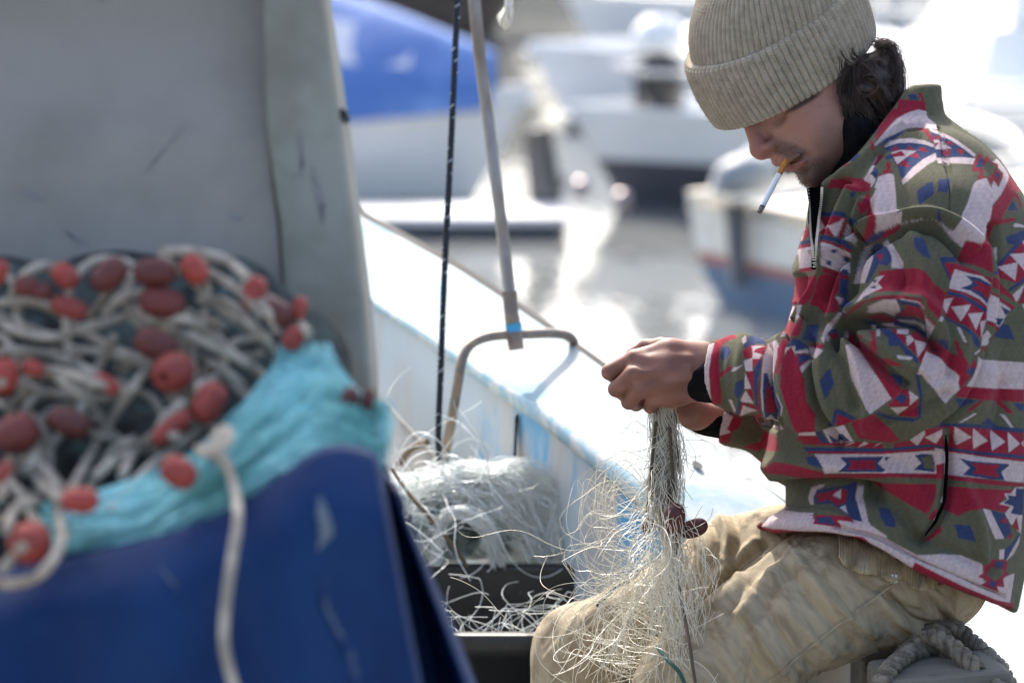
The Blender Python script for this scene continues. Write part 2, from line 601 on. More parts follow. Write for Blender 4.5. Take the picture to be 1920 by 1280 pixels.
PROF = [(-0.12, 0.35), (0.06, 0.62), (0.10, 0.70), (0.45, 0.86), (0.80, 0.96), (0.86, 0.975), (0.97, 1.0), (1.0, 1.02), (1.0, 0.90), (0.86, 0.86)]
PROF_LOW = [(-0.12, 0.35), (0.20, 0.70), (0.36, 0.80), (0.46, 0.86), (0.80, 0.96), (0.86, 0.975), (0.97, 1.0), (1.0, 1.02), (1.0, 0.90), (0.86, 0.86)]
def make_boat(name, label, loc, heading, L, beam, free, hull_m, stripe_m=None, boot_m=None, sheer=0.3, low_stripe=None):
    root = empty(name, loc, label, "boat", "boats moored across the harbour")
    ch, sh = math.cos(heading), math.sin(heading)
    loc = np.array(loc, float)
    prof = PROF_LOW if low_stripe else PROF
    def T(x, y, z): return loc + np.array([x * ch - y * sh, x * sh + y * ch, z])
    secs = hull_sections(L, beam, free, sheer)
    def ring(x, w, z):
        rake = (x / L) ** 4 * 0.30 * free
        a = [T(x - rake * (1 - h) * 2.2, -w * k, h * z) for h, k in prof]
        b = [T(x - rake * (1 - h) * 2.2, w * k, h * z) for h, k in prof]
        return a, b
    def band(i0, i1, nm, m, off=0.0, transom=False):
        g1, g2 = [], []
        for x, w, z in secs:
            a, b = ring(x, w + off, z)
            g1.append(a[i0:i1 + 1]); g2.append(b[i0:i1 + 1][::-1])
        mb = MB(); mb.grid(np.array(g1)); mb.grid(np.array(g2))
        if transom:
            a, b = ring(*secs[0])
            for k in range(i0, i1):
                mb.add([a[k], a[k + 1], b[k + 1], b[k]], [(0, 1, 2, 3)])
        return mb.build(nm, m, root)
    if low_stripe:
        band(0, 2, "bottom", boot_m or M_boot, transom=True)
        band(2, 3, "stripe", low_stripe, 0.004, transom=True)
        band(3, 4, "hull", hull_m, transom=True)
    else:
        band(0, 2, "bottom", boot_m or M_boot, transom=True)
        band(2, 4, "hull", hull_m, transom=True)
    band(4, 5, "rub_rail", stripe_m or M_greytrim, 0.012, transom=True)
    band(5, 9, "gunwale", hull_m, transom=True)
    mb = MB()
    dz = 0.86
    mb.grid(np.array([[T(x, -w * 0.88, z * dz), T(x, 0, z * dz + 0.03), T(x, w * 0.88, z * dz)] for x, w, z in secs]))
    mb.build("deck", hull_m, root)
    return root, T, secs

def cabin(root, T, x0, x1, w, z0, z1, m, rake=0.25, win=True, taper=0.85):
    mb = MB()
    p = [T(x0, -w, z0), T(x1, -w, z0), T(x1, w, z0), T(x0, w, z0),
         T(x0 + rake * .3, -w * taper, z1), T(x1 - rake, -w * taper, z1), T(x1 - rake, w * taper, z1), T(x0 + rake * .3, w * taper, z1)]
    mb.hexa(p)
    c = mb.build("cabin", m, root, smooth=False, bevel=0.03)
    if win:
        P_ = [np.array(v) for v in p]
        def quad(a, b, c_, d, n_, u0, u1, v0, v1):
            n_ = np.array(n_) * 0.012
            def at(u, v): return (a * (1 - u) + b * u) * (1 - v) + (d * (1 - u) + c_ * u) * v + n_
            k = MB(); f0 = [at(u0, v0), at(u1, v0), at(u1, v1), at(u0, v1)]
            k.hexa([f0[0] - n_ * 1.6, f0[1] - n_ * 1.6, f0[1] , f0[0], f0[3] - n_ * 1.6, f0[2] - n_ * 1.6, f0[2], f0[3]])
            k.build("window", M_dark, root, smooth=False)
        side = (P_[0] - P_[3]); side /= np.linalg.norm(side)
        fwd = (P_[1] - P_[0]); fwd /= np.linalg.norm(fwd)
        for u0, u1 in ((0.08, 0.46), (0.54, 0.92)):
            quad(P_[0], P_[1], P_[5], P_[4], side, u0, u1, .42, .88)
            quad(P_[3], P_[2], P_[6], P_[7], -side, u0, u1, .42, .88)
        quad(P_[1], P_[2], P_[6], P_[5], fwd + np.array([0, 0, .3]), .08, .92, .30, .88)
    return c

def rail(root, T, secs, i0, i1, h=0.28, r=0.014, step=4):
    for s in (-1, 1):
        mb = MB()
        top = [T(x, s * w * .92, z + h) for x, w, z in secs[i0:i1 + 1]]
        mb.tube(crom(top, 30), r, 6)
        for x, w, z in secs[i0:i1 + 1:step]:
            mb.tube([T(x, s * w * .92, z - .02), T(x, s * w * .92, z + h)], r, 6)
        mb.build("handrail", M_steel, root)

# boat under a blue cover, bow to the right
w0 = on_plane(890, 424, 0)
ang = math.radians(-8)
Lb = 4.2
bow_off = np.array([math.cos(ang), math.sin(ang), 0]) * Lb
bow_pt = on_plane(1003, 418, 0); bow_pt = bow_pt + np.array([0.0, 0.5, 0])
rA, TA, sA = make_boat("covered_boat", "white open boat under a blue cover, bow pointing to the bent pole", bow_pt - bow_off, ang, Lb, 1.5, 0.44, M_white, stripe_m=M_white, boot_m=M_cream, sheer=0.25)
gcv = []
for x, w, z in sA[:24]:
    t = x / Lb
    hr = 0.85 * (1 - max(0, (t - 0.25) / 0.75) ** 1.9) * min(1, 0.55 + t * 2) + 0.05
    rowp = []
    for k in range(-8, 9):
        u = k / 8
        sag = 0.05 * math.sin(t * 28) * (1 - abs(u)) * abs(u) * 2
        rowp.append(TA(x, u * (w + 0.035), z + hr * (1 - abs(u) ** 1.15) - sag - (0.085 if abs(u) == 1 else -0.02)))
    gcv.append(rowp)
mb = MB(); mb.grid(np.array(gcv)); mb.build("cover", M_bluecover, rA)
gp = []
for x, w, z in sA[18:22]:       # bright reflection on the cover's near side, painted as a pale patch
    t = x / Lb
    hr = 0.85 * (1 - max(0, (t - 0.25) / 0.75) ** 1.9) * min(1, 0.55 + t * 2) + 0.05
    gp.append([TA(x, -u * (w + .04), z + hr * (1 - u ** 1.15) + .032) for u in (.34, .46, .58, .72)])
mb = MB(); mb.grid(np.array(gp)[:, :]); mb.build("cover_glare", mat("pale_reflection", (0.62, 0.62, 0.70), rough=0.6), rA)
mb = MB()
for u in (0.12, 0.46, 0.80):
    i = int(u * 24); x, w, z = sA[i]
    mb = MB(); mb.tube([TA(x, -w * 1.03, z * .98), TA(x, -w * .97, z * .3)], 0.02, 6); mb.build("lashing", M_cream, rA)

# white pontoon in front of it
pc = on_plane(800, 428, 0.03)
M_pont = mat("pontoon_top", (0.72, 0.70, 0.70), c2=(0.6, 0.58, 0.56), scale=5, rough=0.6)
pr = empty("pontoon", (pc[0] - 0.8, pc[1], 0), "low white floating pontoon lying in front of the covered boat", "pontoon")
q = MB(); q.box((pc[0] - 0.85, pc[1] + .1, 0.075), (2.9, 0.42, 0.05)); q.build("deck_board", M_pont, pr, smooth=False, bevel=.02)
q = MB(); q.box((pc[0] - 0.85, pc[1] + .1, 0.0), (2.8, 0.34, 0.10)); q.build("float_body", M_boot, pr, smooth=False)

# white motor boat in the middle, bow left
pb = on_plane(1066, 392, 0)
M_band = mat("dark_band_paint", (0.09, 0.09, 0.105), rough=0.4)
rB, TB, sB = make_boat("motor_boat", "white motor boat with a dark waterline band right behind the cigarette", pb + np.array([5.6, 1.1, 0]), math.radians(190), 5.7, 2.0, 0.40, M_white, stripe_m=M_white, boot_m=M_band, sheer=0.15, low_stripe=M_band)
cabin(rB, TB, 1.0, 2.6, 0.62, 0.34, 0.80, M_white, 0.5)
rail(rB, TB, sB, 13, 23, h=.16)
mb = MB(); mb.tube([TB(5.27, 0, z) for z in (.30, .36, .40, .60, .66, .68)], [.02, .10, .115, .115, .10, .03], 14); mb.build("anchor_winch", M_dark, rB)
mb = MB(); mb.tube([TB(5.27, 0, z) for z in (.68, .69, .74, .80, .84, .86)], [.05, .12, .125, .11, .07, .01], 14); mb.build("winch_cover", M_white, rB)
for px_, py_ in ((1088, 350), (1165, 372)):  # steel balls added to catch the sun as blurred glints
    c0 = on_plane(px_, py_, 0.22); c0 = c0 + np.array([0, -.05, 0])
    mb2 = MB(); mb2.tube([c0 + np.array([0, 0, h]) for h in .042 * np.sin(np.linspace(-1.5, 1.5, 15))], .042 * np.cos(np.linspace(-1.5, 1.5, 15)), 20)
    mb2.build("glint_ball", M_satin, rB)

# dinghy with outboard, close behind the man's chest
pd = on_plane(1378, 616, 0)
rD, TD, sD = make_boat("dinghy", "small cream dinghy with red stripe and blue bottom behind the man's arms", pd + np.array([0.10, .35, 0]), math.radians(34), 2.5, 1.0, 0.41, M_cream, stripe_m=M_cream, boot_m=M_bluepaint, sheer=0.2, low_stripe=M_redpaint)
mb = MB(); mb.tube([TD(-.05, .05, .10), TD(-.06, .05, .35), TD(-.07, .05, .42)], [.03, .04, .045], 8); mb.build("outboard_leg", M_greytrim, rD)
mb = MB(); mb.tube(crom([TD(-.16, .05, .47), TD(-.12, .05, .50), TD(-.02, .05, .52), TD(.08, .05, .50), TD(.12, .05, .47)], 10), list(np.interp(np.linspace(0, 1, 10), [0, .2, .5, .8, 1], [.02, .065, .08, .065, .02])), 12)
mb.build("outboard_cowl", mat("grey_cowl", (0.24, 0.26, 0.27), rough=0.5), rD)
mb = MB(); mb.tube(crom([TD(.25, -.52, .43), TD(.35, -.4, .56), TD(.45, 0, .60), TD(.35, .4, .56), TD(.25, .52, .43)], 16), .028, 8); mb.build("spray_hoop", M_white, rD)
mb = MB(); mb.tube(crom([TD(.9, -.52, .44), TD(.95, -.4, .60), TD(1.0, 0, .66), TD(.95, .4, .60), TD(.9, .52, .44)], 16), .028, 8); mb.build("spray_hoop", M_white, rD)

# further boats
def far_boat(name, label, px, py, L, beam, free, head, cab, hull=M_white, boot=None, mast=False, stripe=None, rails=True):
    p = on_plane(px, py, 0)
    r, T, s = make_boat(name, label, p, math.radians(head), L, beam, free, hull, stripe_m=stripe or hull, boot_m=boot, sheer=0.25)
    if cab:
        cabin(r, T, L * cab[0], L * cab[1], beam * .36, free * .86, free * .86 + cab[2], M_white, 0.4)
        if len(cab) > 3:
            cabin(r, T, L * cab[0] + .2, L * cab[1] - .8, beam * .30, free * .86 + cab[2], free * .86 + cab[2] + cab[3], M_white, 0.3, win=True)
    if rails: rail(r, T, s, 12, 23)
    if mast:
        mb = MB(); mb.tube([T(L * .55, 0, free), T(L * .55, 0, free + 7)], .05, 8); mb.build("mast", M_white, r)
    return r, T, s
def bow_at(px, py, L, head):
    """stern position for a boat whose bow stands at a photo pixel on the water"""
    p = on_plane(px, py, 0); h = math.radians(head)
    q = p - np.array([math.cos(h), math.sin(h), 0]) * L
    return q
def far_boat_bow(name, label, px, py, L, beam, free, head, cab, **kw):
    q = bow_at(px, py, L, head) - CAM
    k = q @ np.array([0, cp, -sp])
    return far_boat(name, label, 960 + FPX * q[0] / k, 640 - FPX * (q[1] * sp + q[2] * cp) / k, L, beam, free, head, cab, **kw)
def rig(root, T, x, h, z0):
    mb = MB(); mb.tube([T(x, 0, z0), T(x, 0, z0 + h)], .04, 8); mb.build("mast", M_steel, root)
    for s in (-1, 1):
        mb = MB(); mb.tube([T(x, s * .8, z0), T(x, 0, z0 + h * .96)], .008, 5); mb.build("stay", M_greytrim, root)
    mb = MB(); mb.tube([T(x, 0, z0 + .9), T(x - 2.2, 0, z0 + .85)], .05, 8); mb.build("boom", M_steel, root)
    mb = MB(); mb.tube(crom([T(x, 0, z0 + .98), T(x - 1, 0, z0 + 1.0), T(x - 2.2, 0, z0 + .92)], 10), [.05, .09, .11, .12, .12, .11, .1, .09, .08, .04], 10); mb.build("furled_sail", M_bluecover, root)
M_brown = mat("dark_brown_hull", (0.055, 0.042, 0.035), c2=(0.09, 0.075, 0.065), scale=2, rough=0.6)
rC_ = far_boat_bow("cabin_cruiser", "white cabin cruiser lying just behind the motor boat", 985, 238, 6.0, 2.2, 0.36, 183, (0.12, 0.66, 0.40, 0.4), boot=M_boot)
far_boat_bow("dark_boat", "dark brown boat in the far row above the covered boat's bow", 1075, 62, 7.0, 2.4, 0.8, 5, None, hull=M_brown, boot=M_brown)
far_boat_bow("sailing_boat", "white sailing boat with a mast in the far row left of the knit cap", 1010, 112, 7.5, 2.4, 0.55, 181, (0.30, 0.62, 0.30), mast=True)
far_boat("white_yacht", "large white yacht filling the background behind the man's shoulders", 1690, 318, 8.0, 2.9, 0.50, 2, (0.02, 0.60, 0.34, 0.4), boot=M_boot)
far_boat("white_launch", "white launch far off at the upper right beyond the yacht", 1660, 118, 8.0, 2.6, 0.55, 3, (0.12, 0.6, 0.7))
rig(rC_[0], rC_[1], 4.6, 6, .3)
for u in (4.9, 4.1, 3.2):
    mb = MB(); mb.tube([rC_[1](u, 1.0, .30), rC_[1](u, 1.02, .26), rC_[1](u, 1.02, .02), rC_[1](u, 1.0, -.02)], [.02, .06, .06, .02], 10); mb.build("fender", M_bluepaint, rC_[0])
p_ = on_plane(1290, 196, 0)
ri = empty("inflatable_boat", p_, "black inflatable dinghy under a white cover beside the knit cap", "boat", "boats moored across the harbour")
mb = MB(); mb.tube(crom([p_ + np.array(q) for q in ((-.22, .5, .14), (-.25, 0, .14), (-.12, -.32, .15), (.25, -.38, .16), (.8, -.36, .16), (1.2, -.3, .16))], 30), .13, 14); mb.build("tube", M_greytrim, ri)
mb = MB(); g_ = []
for u in np.linspace(0, 1, 12):
    g_.append([p_ + np.array([-.26 + 1.4 * u, -.42 * math.cos(w), .30 + .16 * math.sin(w) * (0.6 + .4 * math.sin(u * 3.14))]) for w in np.linspace(0.0, math.pi, 14)])
mb.grid(np.array(g_)); mb.build("cover", M_white, ri)
mb = MB(); mb.box(p_ + np.array([.45, 0, .26]), (1.3, .78, .10)); mb.build("hull", M_dark, ri, smooth=False, bevel=.03)
# moored skiff lines
mb = MB(); a_ = on_plane(1062, 330, 0.3); b_ = on_plane(1010, 300, 0.35)
mb.tube(crom([a_, (a_ + b_) / 2 + np.array([0, 0, -.12]), b_], 14), .012, 6); tag(mb.build("mooring_line", M_greytrim), "slack dark mooring line between the white hulls beside the post", "rope")
# dark post standing in for the shade between the two hulls
pp = on_plane(1030, 432, 0)
mb = MB(); mb.tube([pp + np.array([0, .2, -.6]), pp + np.array([0, .2, .0]), pp + np.array([-.05, .2, .42])], [.085, .08, .06], 10)
tag(mb.build("shade_post", M_greytrim), "dark leaning post standing in for the shade beside the white bow", "post")
# ------------------------------------------------------------------ the blue fishing boat
M_cap = mat("cap_rail_paint", (0.30, 0.35, 0.37), c2=(0.12, 0.25, 0.33), scale=5.5, lo=0.46, hi=0.68, c3=(0.17, 0.15, 0.12), s3=30, lo3=0.66, hi3=0.76, rough=0.65, spec=0.15, bump=0.3, bscale=45, stretch=(1, 1, 1))
M_bul = mat("weathered_blue_paint", (0.50, 0.57, 0.59), c2=(0.50, 0.47, 0.43), scale=5, lo=0.45, hi=0.62, c3=(0.10, 0.36, 0.60), s3=4.2, lo3=0.54, hi3=0.66, rough=0.7, bump=0.45, bscale=60, stretch=(1, 1, .45))
M_edge = mat("cap_edge_paint", (0.33, 0.50, 0.58), c2=(0.62, 0.64, 0.62), scale=22, lo=0.45, hi=0.6, c3=(0.28, 0.22, 0.16), s3=60, lo3=0.64, hi3=0.72, rough=0.7, bump=0.6, bscale=90)
M_gap = mat("dark_seam", (0.03, 0.03, 0.03), rough=0.9)
bb = empty("fishing_boat", P(900, 1000, 6.2), "weathered pale blue wooden boat with broad white side deck running behind the man", "fishing boat")
up = crom(np.array([C(250, 130, 8.2), C(460, 268, 7.5), C(660, 395, 6.9), C(850, 500, 6.42), C(1060, 640, 6.02), C(1240, 770, 5.76), C(1430, 910, 5.55), C(1620, 1052, 5.40)]), 80)
lw = crom(np.array([C(250, 300, 7.6), C(460, 425, 6.95), C(690, 560, 6.38), C(860, 672, 6.03), C(1000, 765, 5.80), C(1110, 846, 5.62), C(1225, 934, 5.48), C(1400, 1080, 5.33)]), 80)
upw, lww = to_world(up), to_world(lw)
along = np.gradient(lww, axis=0); along /= np.linalg.norm(along, axis=1)[:, None]
inward = lww - upw; inward /= np.linalg.norm(inward, axis=1)[:, None]
Z = np.array([0, 0, 1.0])
TH = 0.030
mb = MB()
nrm = np.cross(along, inward); nrm *= np.sign(nrm[:, 2:3])
cross = []
for k in range(80):
    a, b = upw[k], lww[k]; n = nrm[k]
    r1 = 0.006
    seq = [a - n * TH]
    seq += [a + n * 0, a + (b - a) * 0.02 + n * .004]
    for u in (0.25, 0.5, 0.75): seq.append(a * (1 - u) + b * u + n * (0.004 + 0.006 * math.sin(u * math.pi)))
    seq += [b - inward[k] * .008 + n * .003, b - n * .004, b - n * TH, b - inward[k] * .06 - n * TH]
    cross.append(seq)
cross = np.array(cross)
cross[:, 1:7] += nrm[:, None] * (vnoise(cross[:, 1:7].reshape(-1, 3), 18, 41).reshape(80, 6, 1) * 0.0015)
mb.grid(cross[:, 0:7]); mb.build("cap_rail", M_cap, bb)
mb = MB(); mb.grid(cross[:, 6:10]); mb.build("cap_edge", M_edge, bb)
mb = MB(); mb.grid(np.stack([lww - inward * .030 - nrm * TH * .9, lww - inward * .030 - nrm * .064], 1)); mb.build("seam", M_gap, bb)
# outer rubbing strake
mb = MB(); so = upw - inward * .012 - nrm * .03
mb.tube(so, .018, 8); mb.build("rubbing_strake", M_gap, bb)
# bulwark planks (inner face)
top = lww - inward * .024 - nrm * .050
rows_ = []
for d in np.linspace(0, 1, 14):
    rows_.append(top + np.array([0, 0, -0.85]) * d + inward * (0.10 * d * d) + nrm * 0)
g = np.stack(rows_, 1)
mb = MB(); mb.grid(g); mb.build("bulwark", M_bul, bb)
# outer hull side
rows_ = []
for d in np.linspace(0, 1, 10):
    rows_.append(upw - nrm * TH + np.array([0, 0, -1.3]) * d + inward * (0.22 * d * d + .01))
mb = MB(); mb.grid(np.stack(rows_, 1)); mb.build("hull_side", M_bul, bb)
# frames (ribs) on the bulwark
for k in (58,):
    a = top[k] + inward[k] * .012 + np.array([0, 0, -.012]); b = a + np.array([0, 0, -.8]) + inward[k] * .10
    mb = MB(); t_ = along[k] * .0015
    mb.hexa([b - t_ , b + t_, b + t_ - inward[k] * .012, b - t_ - inward[k] * .012, a - t_, a + t_, a + t_ - inward[k] * .012, a - t_ - inward[k] * .012])
    mb.build("plank_joint", M_gap, bb, smooth=False)
# round drain hole plate on the side deck
hc = to_world(C(1308, 884, 5.56)); 
mb = MB(); aa = np.linspace(0, 2 * math.pi, 20, endpoint=False)
k0 = 66
ring_ = [hc + nrm[k0] * .013 + along[k0] * math.cos(t) * .015 + inward[k0] * math.sin(t) * .007 for t in aa]
mb.add(ring_, [tuple(range(20))]); mb.build("deck_plug", M_gap, bb)
# deck of the boat
zd = 0.50
M_deck = mat("boat_deck", (0.30, 0.34, 0.35), c2=(0.18, 0.17, 0.15), scale=5, rough=0.8, bump=0.4, bscale=40)
q = MB(); q.box((0.10, 5.75, zd - .03), (1.5, 2.9, .06)); q.build("deck", M_deck, bb, smooth=False)

# bent rod over the side deck, dark taut rope, pole
M_rust = mat("weathered_steel", (0.20, 0.18, 0.165), c2=(0.32, 0.26, 0.20), scale=22, rough=0.5, metal=0.55, bump=0.3, bscale=120, rough2=0.7)
M_pipe = mat("steel_pipe", (0.30, 0.285, 0.27), c2=(0.20, 0.16, 0.13), scale=14, rough=0.38, metal=0.7, bump=0.2, bscale=90, stretch=(1, 1, .3))
def cpts(lst): return np.array([C(*p) for p in lst])
rod = to_world(crom(cpts([(1076, 641, 6.0), (1066, 630, 5.97), (1040, 625, 5.94), (990, 626, 5.90), (940, 628, 5.87), (905, 634, 5.85), (880, 648, 5.83), (866, 676, 5.82), (858, 720, 5.82), (846, 790, 5.84), (832, 862, 5.86)]), 60))
mb = MB(); mb.tube(rod, .0078, 12); tag(mb.build("bent_rod", M_rust), "bent rusty steel rod hooked over the side deck at the pole's foot", "rod")
pole = empty("pole", P(968, 652, 5.88), "upright grey steel pole socketed on the blue boat's side deck", "pole")
pp_ = to_world(crom(cpts([(884, -60, 5.9), (898, 90, 5.9), (914, 215, 5.9), (930, 340, 5.89), (944, 450, 5.89), (957, 560, 5.88)]), 30))
mb = MB(); mb.tube(pp_, .0094, 14); mb.build("tube", M_pipe, pole)
mb = MB(); mb.tube(to_world(crom(cpts([(955, 546, 5.88), (958, 580, 5.88), (962, 610, 5.88), (968, 656, 5.88)]), 12)), [.0118] * 2 + [.0112] * 3 + [.0118] * 4 + [.0124] * 3, 16); mb.build("socket", M_rust, pole)
mb = MB(); mb.tube(to_world(crom(cpts([(962, 606, 5.88), (964, 622, 5.88)]), 4)), .0128, 16); mb.build("paint_band", mat("blue_band", (0.05, 0.33, 0.58), rough=0.6), pole)
M_rope_d = mat("dark_blue_rope", (0.012, 0.020, 0.030), rough=0.8, bump=0.4, bscale=300)
M_fleck = mat("rope_fleck", (0.40, 0.46, 0.50), rough=0.8)
rp = to_world(crom(cpts([(858, -40, 5.75), (855, 60, 5.75), (849, 200, 5.75), (841, 360, 5.75), (833, 520, 5.76), (827, 680, 5.78), (822, 800, 5.80), (823, 862, 5.82)]), 400))
rr = empty("taut_rope", rp[-1], "thin dark blue rope with pale flecks stretched upright beside the pole", "rope")
t_, n_, b_ = frames(rp)
mb = MB()
for ph in (0, 2.094, 4.189):
    a = np.arange(400) * 0.55 + ph
    mb.tube(rp + (n_ * np.cos(a)[:, None] + b_ * np.sin(a)[:, None]) * .0022, .0030, 6)
mb.build("rope_strand", M_rope_d, rr)
mb = MB(); a = np.arange(400) * 0.55 + 1.0
pf = rp + (n_ * np.cos(a)[:, None] + b_ * np.sin(a)[:, None]) * .0042
for i in range(4, 392, 9):
    mb.tube(pf[i:i + 4], .0013, 4)
mb.build("fleck", M_fleck, rr)
# rag hanging at the top
mb = MB()
for (x0, x1, y1, dd) in ((935, 950, 50, 0), (942, 963, 56, .01), (932, 945, 42, .015), (950, 960, 38, -.01)):
    a = crom(cpts([(945, -40, 5.7 + dd), (946, 10, 5.7 + dd), (x0, y1 - 12, 5.7 + dd), (x0 + 3, y1, 5.71 + dd)]), 12)
    b = crom(cpts([(955, -40, 5.71 + dd), (962, 10, 5.71 + dd), (x1 - 3, y1 - 14, 5.70 + dd), (x0 + 7, y1 + 1, 5.71 + dd)]), 12)
    mid = (a + b) / 2 + np.array([0, 0, -.008])
    mb.grid(to_world(np.stack([a, mid, b], 1)))
o = mb.build("rag", mat("white_rag", (0.72, 0.70, 0.62), c2=(0.55, 0.52, 0.45), scale=60, rough=0.9)); m_ = o.modifiers.new("thick", 'SOLIDIFY'); m_.thickness = .002
tag(o, "torn white rag hanging at the top edge beside the pole", "rag")
# weathered board leaning inside the boat
def slab(pts, thick, m, name, label, cat, kind=None):
    a = to_world(np.array([C(*p) for p in pts]))
    nn = np.cross(a[1] - a[0], a[-1] - a[0]); nn /= np.linalg.norm(nn)
    if nn[1] > 0: nn = -nn
    mb = MB(); mb.add(np.vstack([a, a - nn * thick]), [tuple(range(len(a))), tuple(range(2 * len(a) - 1, len(a) - 1, -1))] + [(i, (i + 1) % len(a), len(a) + (i + 1) % len(a), len(a) + i) for i in range(len(a))])
    return tag(mb.build(name, m, smooth=False, bevel=.003), label, cat)
M_board = mat("weathered_board", (0.48, 0.44, 0.38), c2=(0.20, 0.17, 0.13), scale=9, lo=0.5, hi=0.68, c3=(0.62, 0.60, 0.56), s3=24, rough=0.85, bump=0.6, bscale=50, stretch=(1, .4, 1))
slab([(560, 620, 6.30), (705, 742, 6.12), (850, 895, 5.94), (900, 960, 5.90), (690, 960, 5.98), (560, 800, 6.18)], .03, M_board, "weathered_board", "grey weathered board leaning inside the boat behind the blue tarp", "board")
mb = MB(); mb.tube(to_world(crom(cpts([(746, 872, 6.00), (770, 842, 5.99), (802, 828, 5.96)]), 8)), .006, 6)
tag(mb.build("rope_scrap", mat("brown_rope", (0.16, 0.11, 0.07), rough=0.9)), "short brown rope lying across the weathered board", "rope")

# ------------------------------------------------------------------ black fish crates
M_crate = mat("black_plastic", (0.010, 0.011, 0.012), c2=(0.026, 0.026, 0.027), scale=10, lo=0.5, hi=0.75, rough=0.42, bump=0.25, bscale=70, spec=0.5, c3=(0.07, 0.07, 0.07), s3=40, lo3=0.66, hi3=0.8)
def crate(name, cx, cy, zb, w, l, h, label):
    r = empty(name, (cx, cy, zb), label, "crate")
    def rr_(hw, hl, rad, z):
        out = []
        for (sx, sy, a0) in ((1, 1, 0), (-1, 1, 90), (-1, -1, 180), (1, -1, 270)):
            for k in range(6):
                a = math.radians(a0 + k * 18)
                out.append((cx + sx * (hw - rad) + rad * math.cos(a), cy + sy * (hl - rad) + rad * math.sin(a), z))
        return out
    t = .006
    seq = [rr_(w / 2 - .03, l / 2 - .03, .03, zb), rr_(w / 2 - .012, l / 2 - .012, .04, zb + h - .035), rr_(w / 2 + .008, l / 2 + .008, .045, zb + h - .034),
           rr_(w / 2 + .010, l / 2 + .010, .045, zb + h - .003), rr_(w / 2 + .006, l / 2 + .006, .045, zb + h), rr_(w / 2 - .014, l / 2 - .014, .04, zb + h), rr_(w / 2 - .018, l / 2 - .018, .04, zb + h - .004),
           rr_(w / 2 - .022, l / 2 - .022, .04, zb + h - .04), rr_(w / 2 - .036, l / 2 - .036, .03, zb + .012)]
    g = np.array(seq)
    mb = MB(); mb.grid(g[:7], False, True); mb.build("shell", M_crate, r)
    mb = MB(); mb.grid(g[6:], False, True)
    n = len(seq[0]); mb.add(g[-1], [tuple(range(n))]); mb.add(g[0] + np.array([0, 0, .001]), [tuple(range(n))])
    mb.build("inside", M_crate, r)
    return r
crate("fish_crate", -0.01, 5.42, 0.762, 0.70, 0.42, 0.305, "open black plastic crate between the blue tarp and the man's knee")
hb = MB(); hb.box((-.05, 5.42, .630), (.9, .9, .262)); tag(hb.build("hatch_box", M_board, smooth=False, bevel=.01), "low wooden hatch box under the black crate", "hatch box")
# ------------------------------------------------------------------ the fisherman
PX = 1 / 1400.0
man = empty("person", P(1640, 1215, D), "seated man in a ribbed knit cap and patterned fleece jacket mending a net", "person")

def emit(name, v, f, material, parent, colors=None):
    """camera-frame quads -> object"""
    o = obj(name, to_world(v), np.ascontiguousarray(f[:, ::-1]), material, parent)
    if colors is not None:
        a = o.data.color_attributes.new("Col", 'FLOAT_COLOR', 'POINT')
        c = np.ones((len(v), 4), np.float32); c[:, :3] = colors
        a.data.foreach_set('color', c.ravel())
    return o

def chain(pts, k=0.0, op='u'):
    """pts: (px, py, dd, r px) -> round cones"""
    out = []
    for a, b in zip(pts[:-1], pts[1:]):
        out.append((op, RC(B(*a[:3]), B(*b[:3]), a[3] * PX, b[3] * PX), k))
    return out

# ---- body: head, neck, trunk, arms, hands and legs as one surface
body_ops = []
# trunk, arms, legs (inside the clothes)
body_ops += chain([(1690, 300, 0, 60), (1720, 420, 0, 95), (1730, 650, 0, 125), (1700, 900, 0, 120), (1700, 1040, 0, 100)], 0.03)
body_ops += chain([(1740, 380, -.10, 55), (1755, 420, -.17, 50), (1768, 690, -.225, 38), (1560, 725, -.16, 36), (1325, 697, -.075, 30)], 0.02)
body_ops += chain([(1740, 380, .10, 55), (1740, 420, .17, 50), (1640, 770, .20, 38), (1480, 790, .12, 34), (1300, 778, .01, 27)], 0.02)
body_ops += chain([(1700, 1080, -.08, 80), (1540, 1140, -.13, 75), (1285, 1290, -.17, 52), (1255, 1500, -.15, 46), (1240, 1800, -.15, 38)], 0.03)
body_ops += chain([(1680, 1070, .08, 80), (1400, 1080, .14, 72), (1100, 1240, .18, 52), (1070, 1450, .16, 46), (1060, 1800, .16, 38)], 0.03)
# feet
for dx, dd in ((1230, -.15), (1050, .16)):
    body_ops += chain([(dx + 5, 1790, dd, 40), (dx - 60, 1840, dd, 34), (dx - 180, 1850, dd, 26)], 0.02)
# neck and head
body_ops += chain([(1585, 190, 0, 78), (1690, 310, 0, 84)], 0.03)
H = lambda *a: body_ops.append(a)
H('u', EL(B(1488, 100, 0), (134 * PX, 118 * PX, 98 * PX), 30), 0.02)            # skull under the cap
H('u', EL(B(1512, 195, -.012), (112 * PX, 82 * PX, 82 * PX), 35), 0.03)          # face mass
H('u', EL(B(1538, 246, -.035), (62 * PX, 60 * PX, 52 * PX), 20), 0.02)           # cheek, near side
H('u', EL(B(1538, 246, .035), (62 * PX, 60 * PX, 52 * PX), 20), 0.02)
H('u', EL(B(1484, 216, -.048), (44 * PX, 20 * PX, 26 * PX), 42), 0.014)          # cheek bone
H('u', EL(B(1484, 275, -.022), (46 * PX, 33 * PX, 52 * PX), 38), 0.016)          # muzzle
H('u', RC(B(1520, 321, -.015), B(1526, 318, -.03), 27 * PX, 27 * PX), 0.014)     # chin
H('u', RC(B(1524, 316, -.035), B(1580, 232, -.052), 28 * PX, 30 * PX), 0.02)     # jaw
H('u', RC(B(1524, 316, .02), B(1580, 232, .055), 28 * PX, 30 * PX), 0.02)
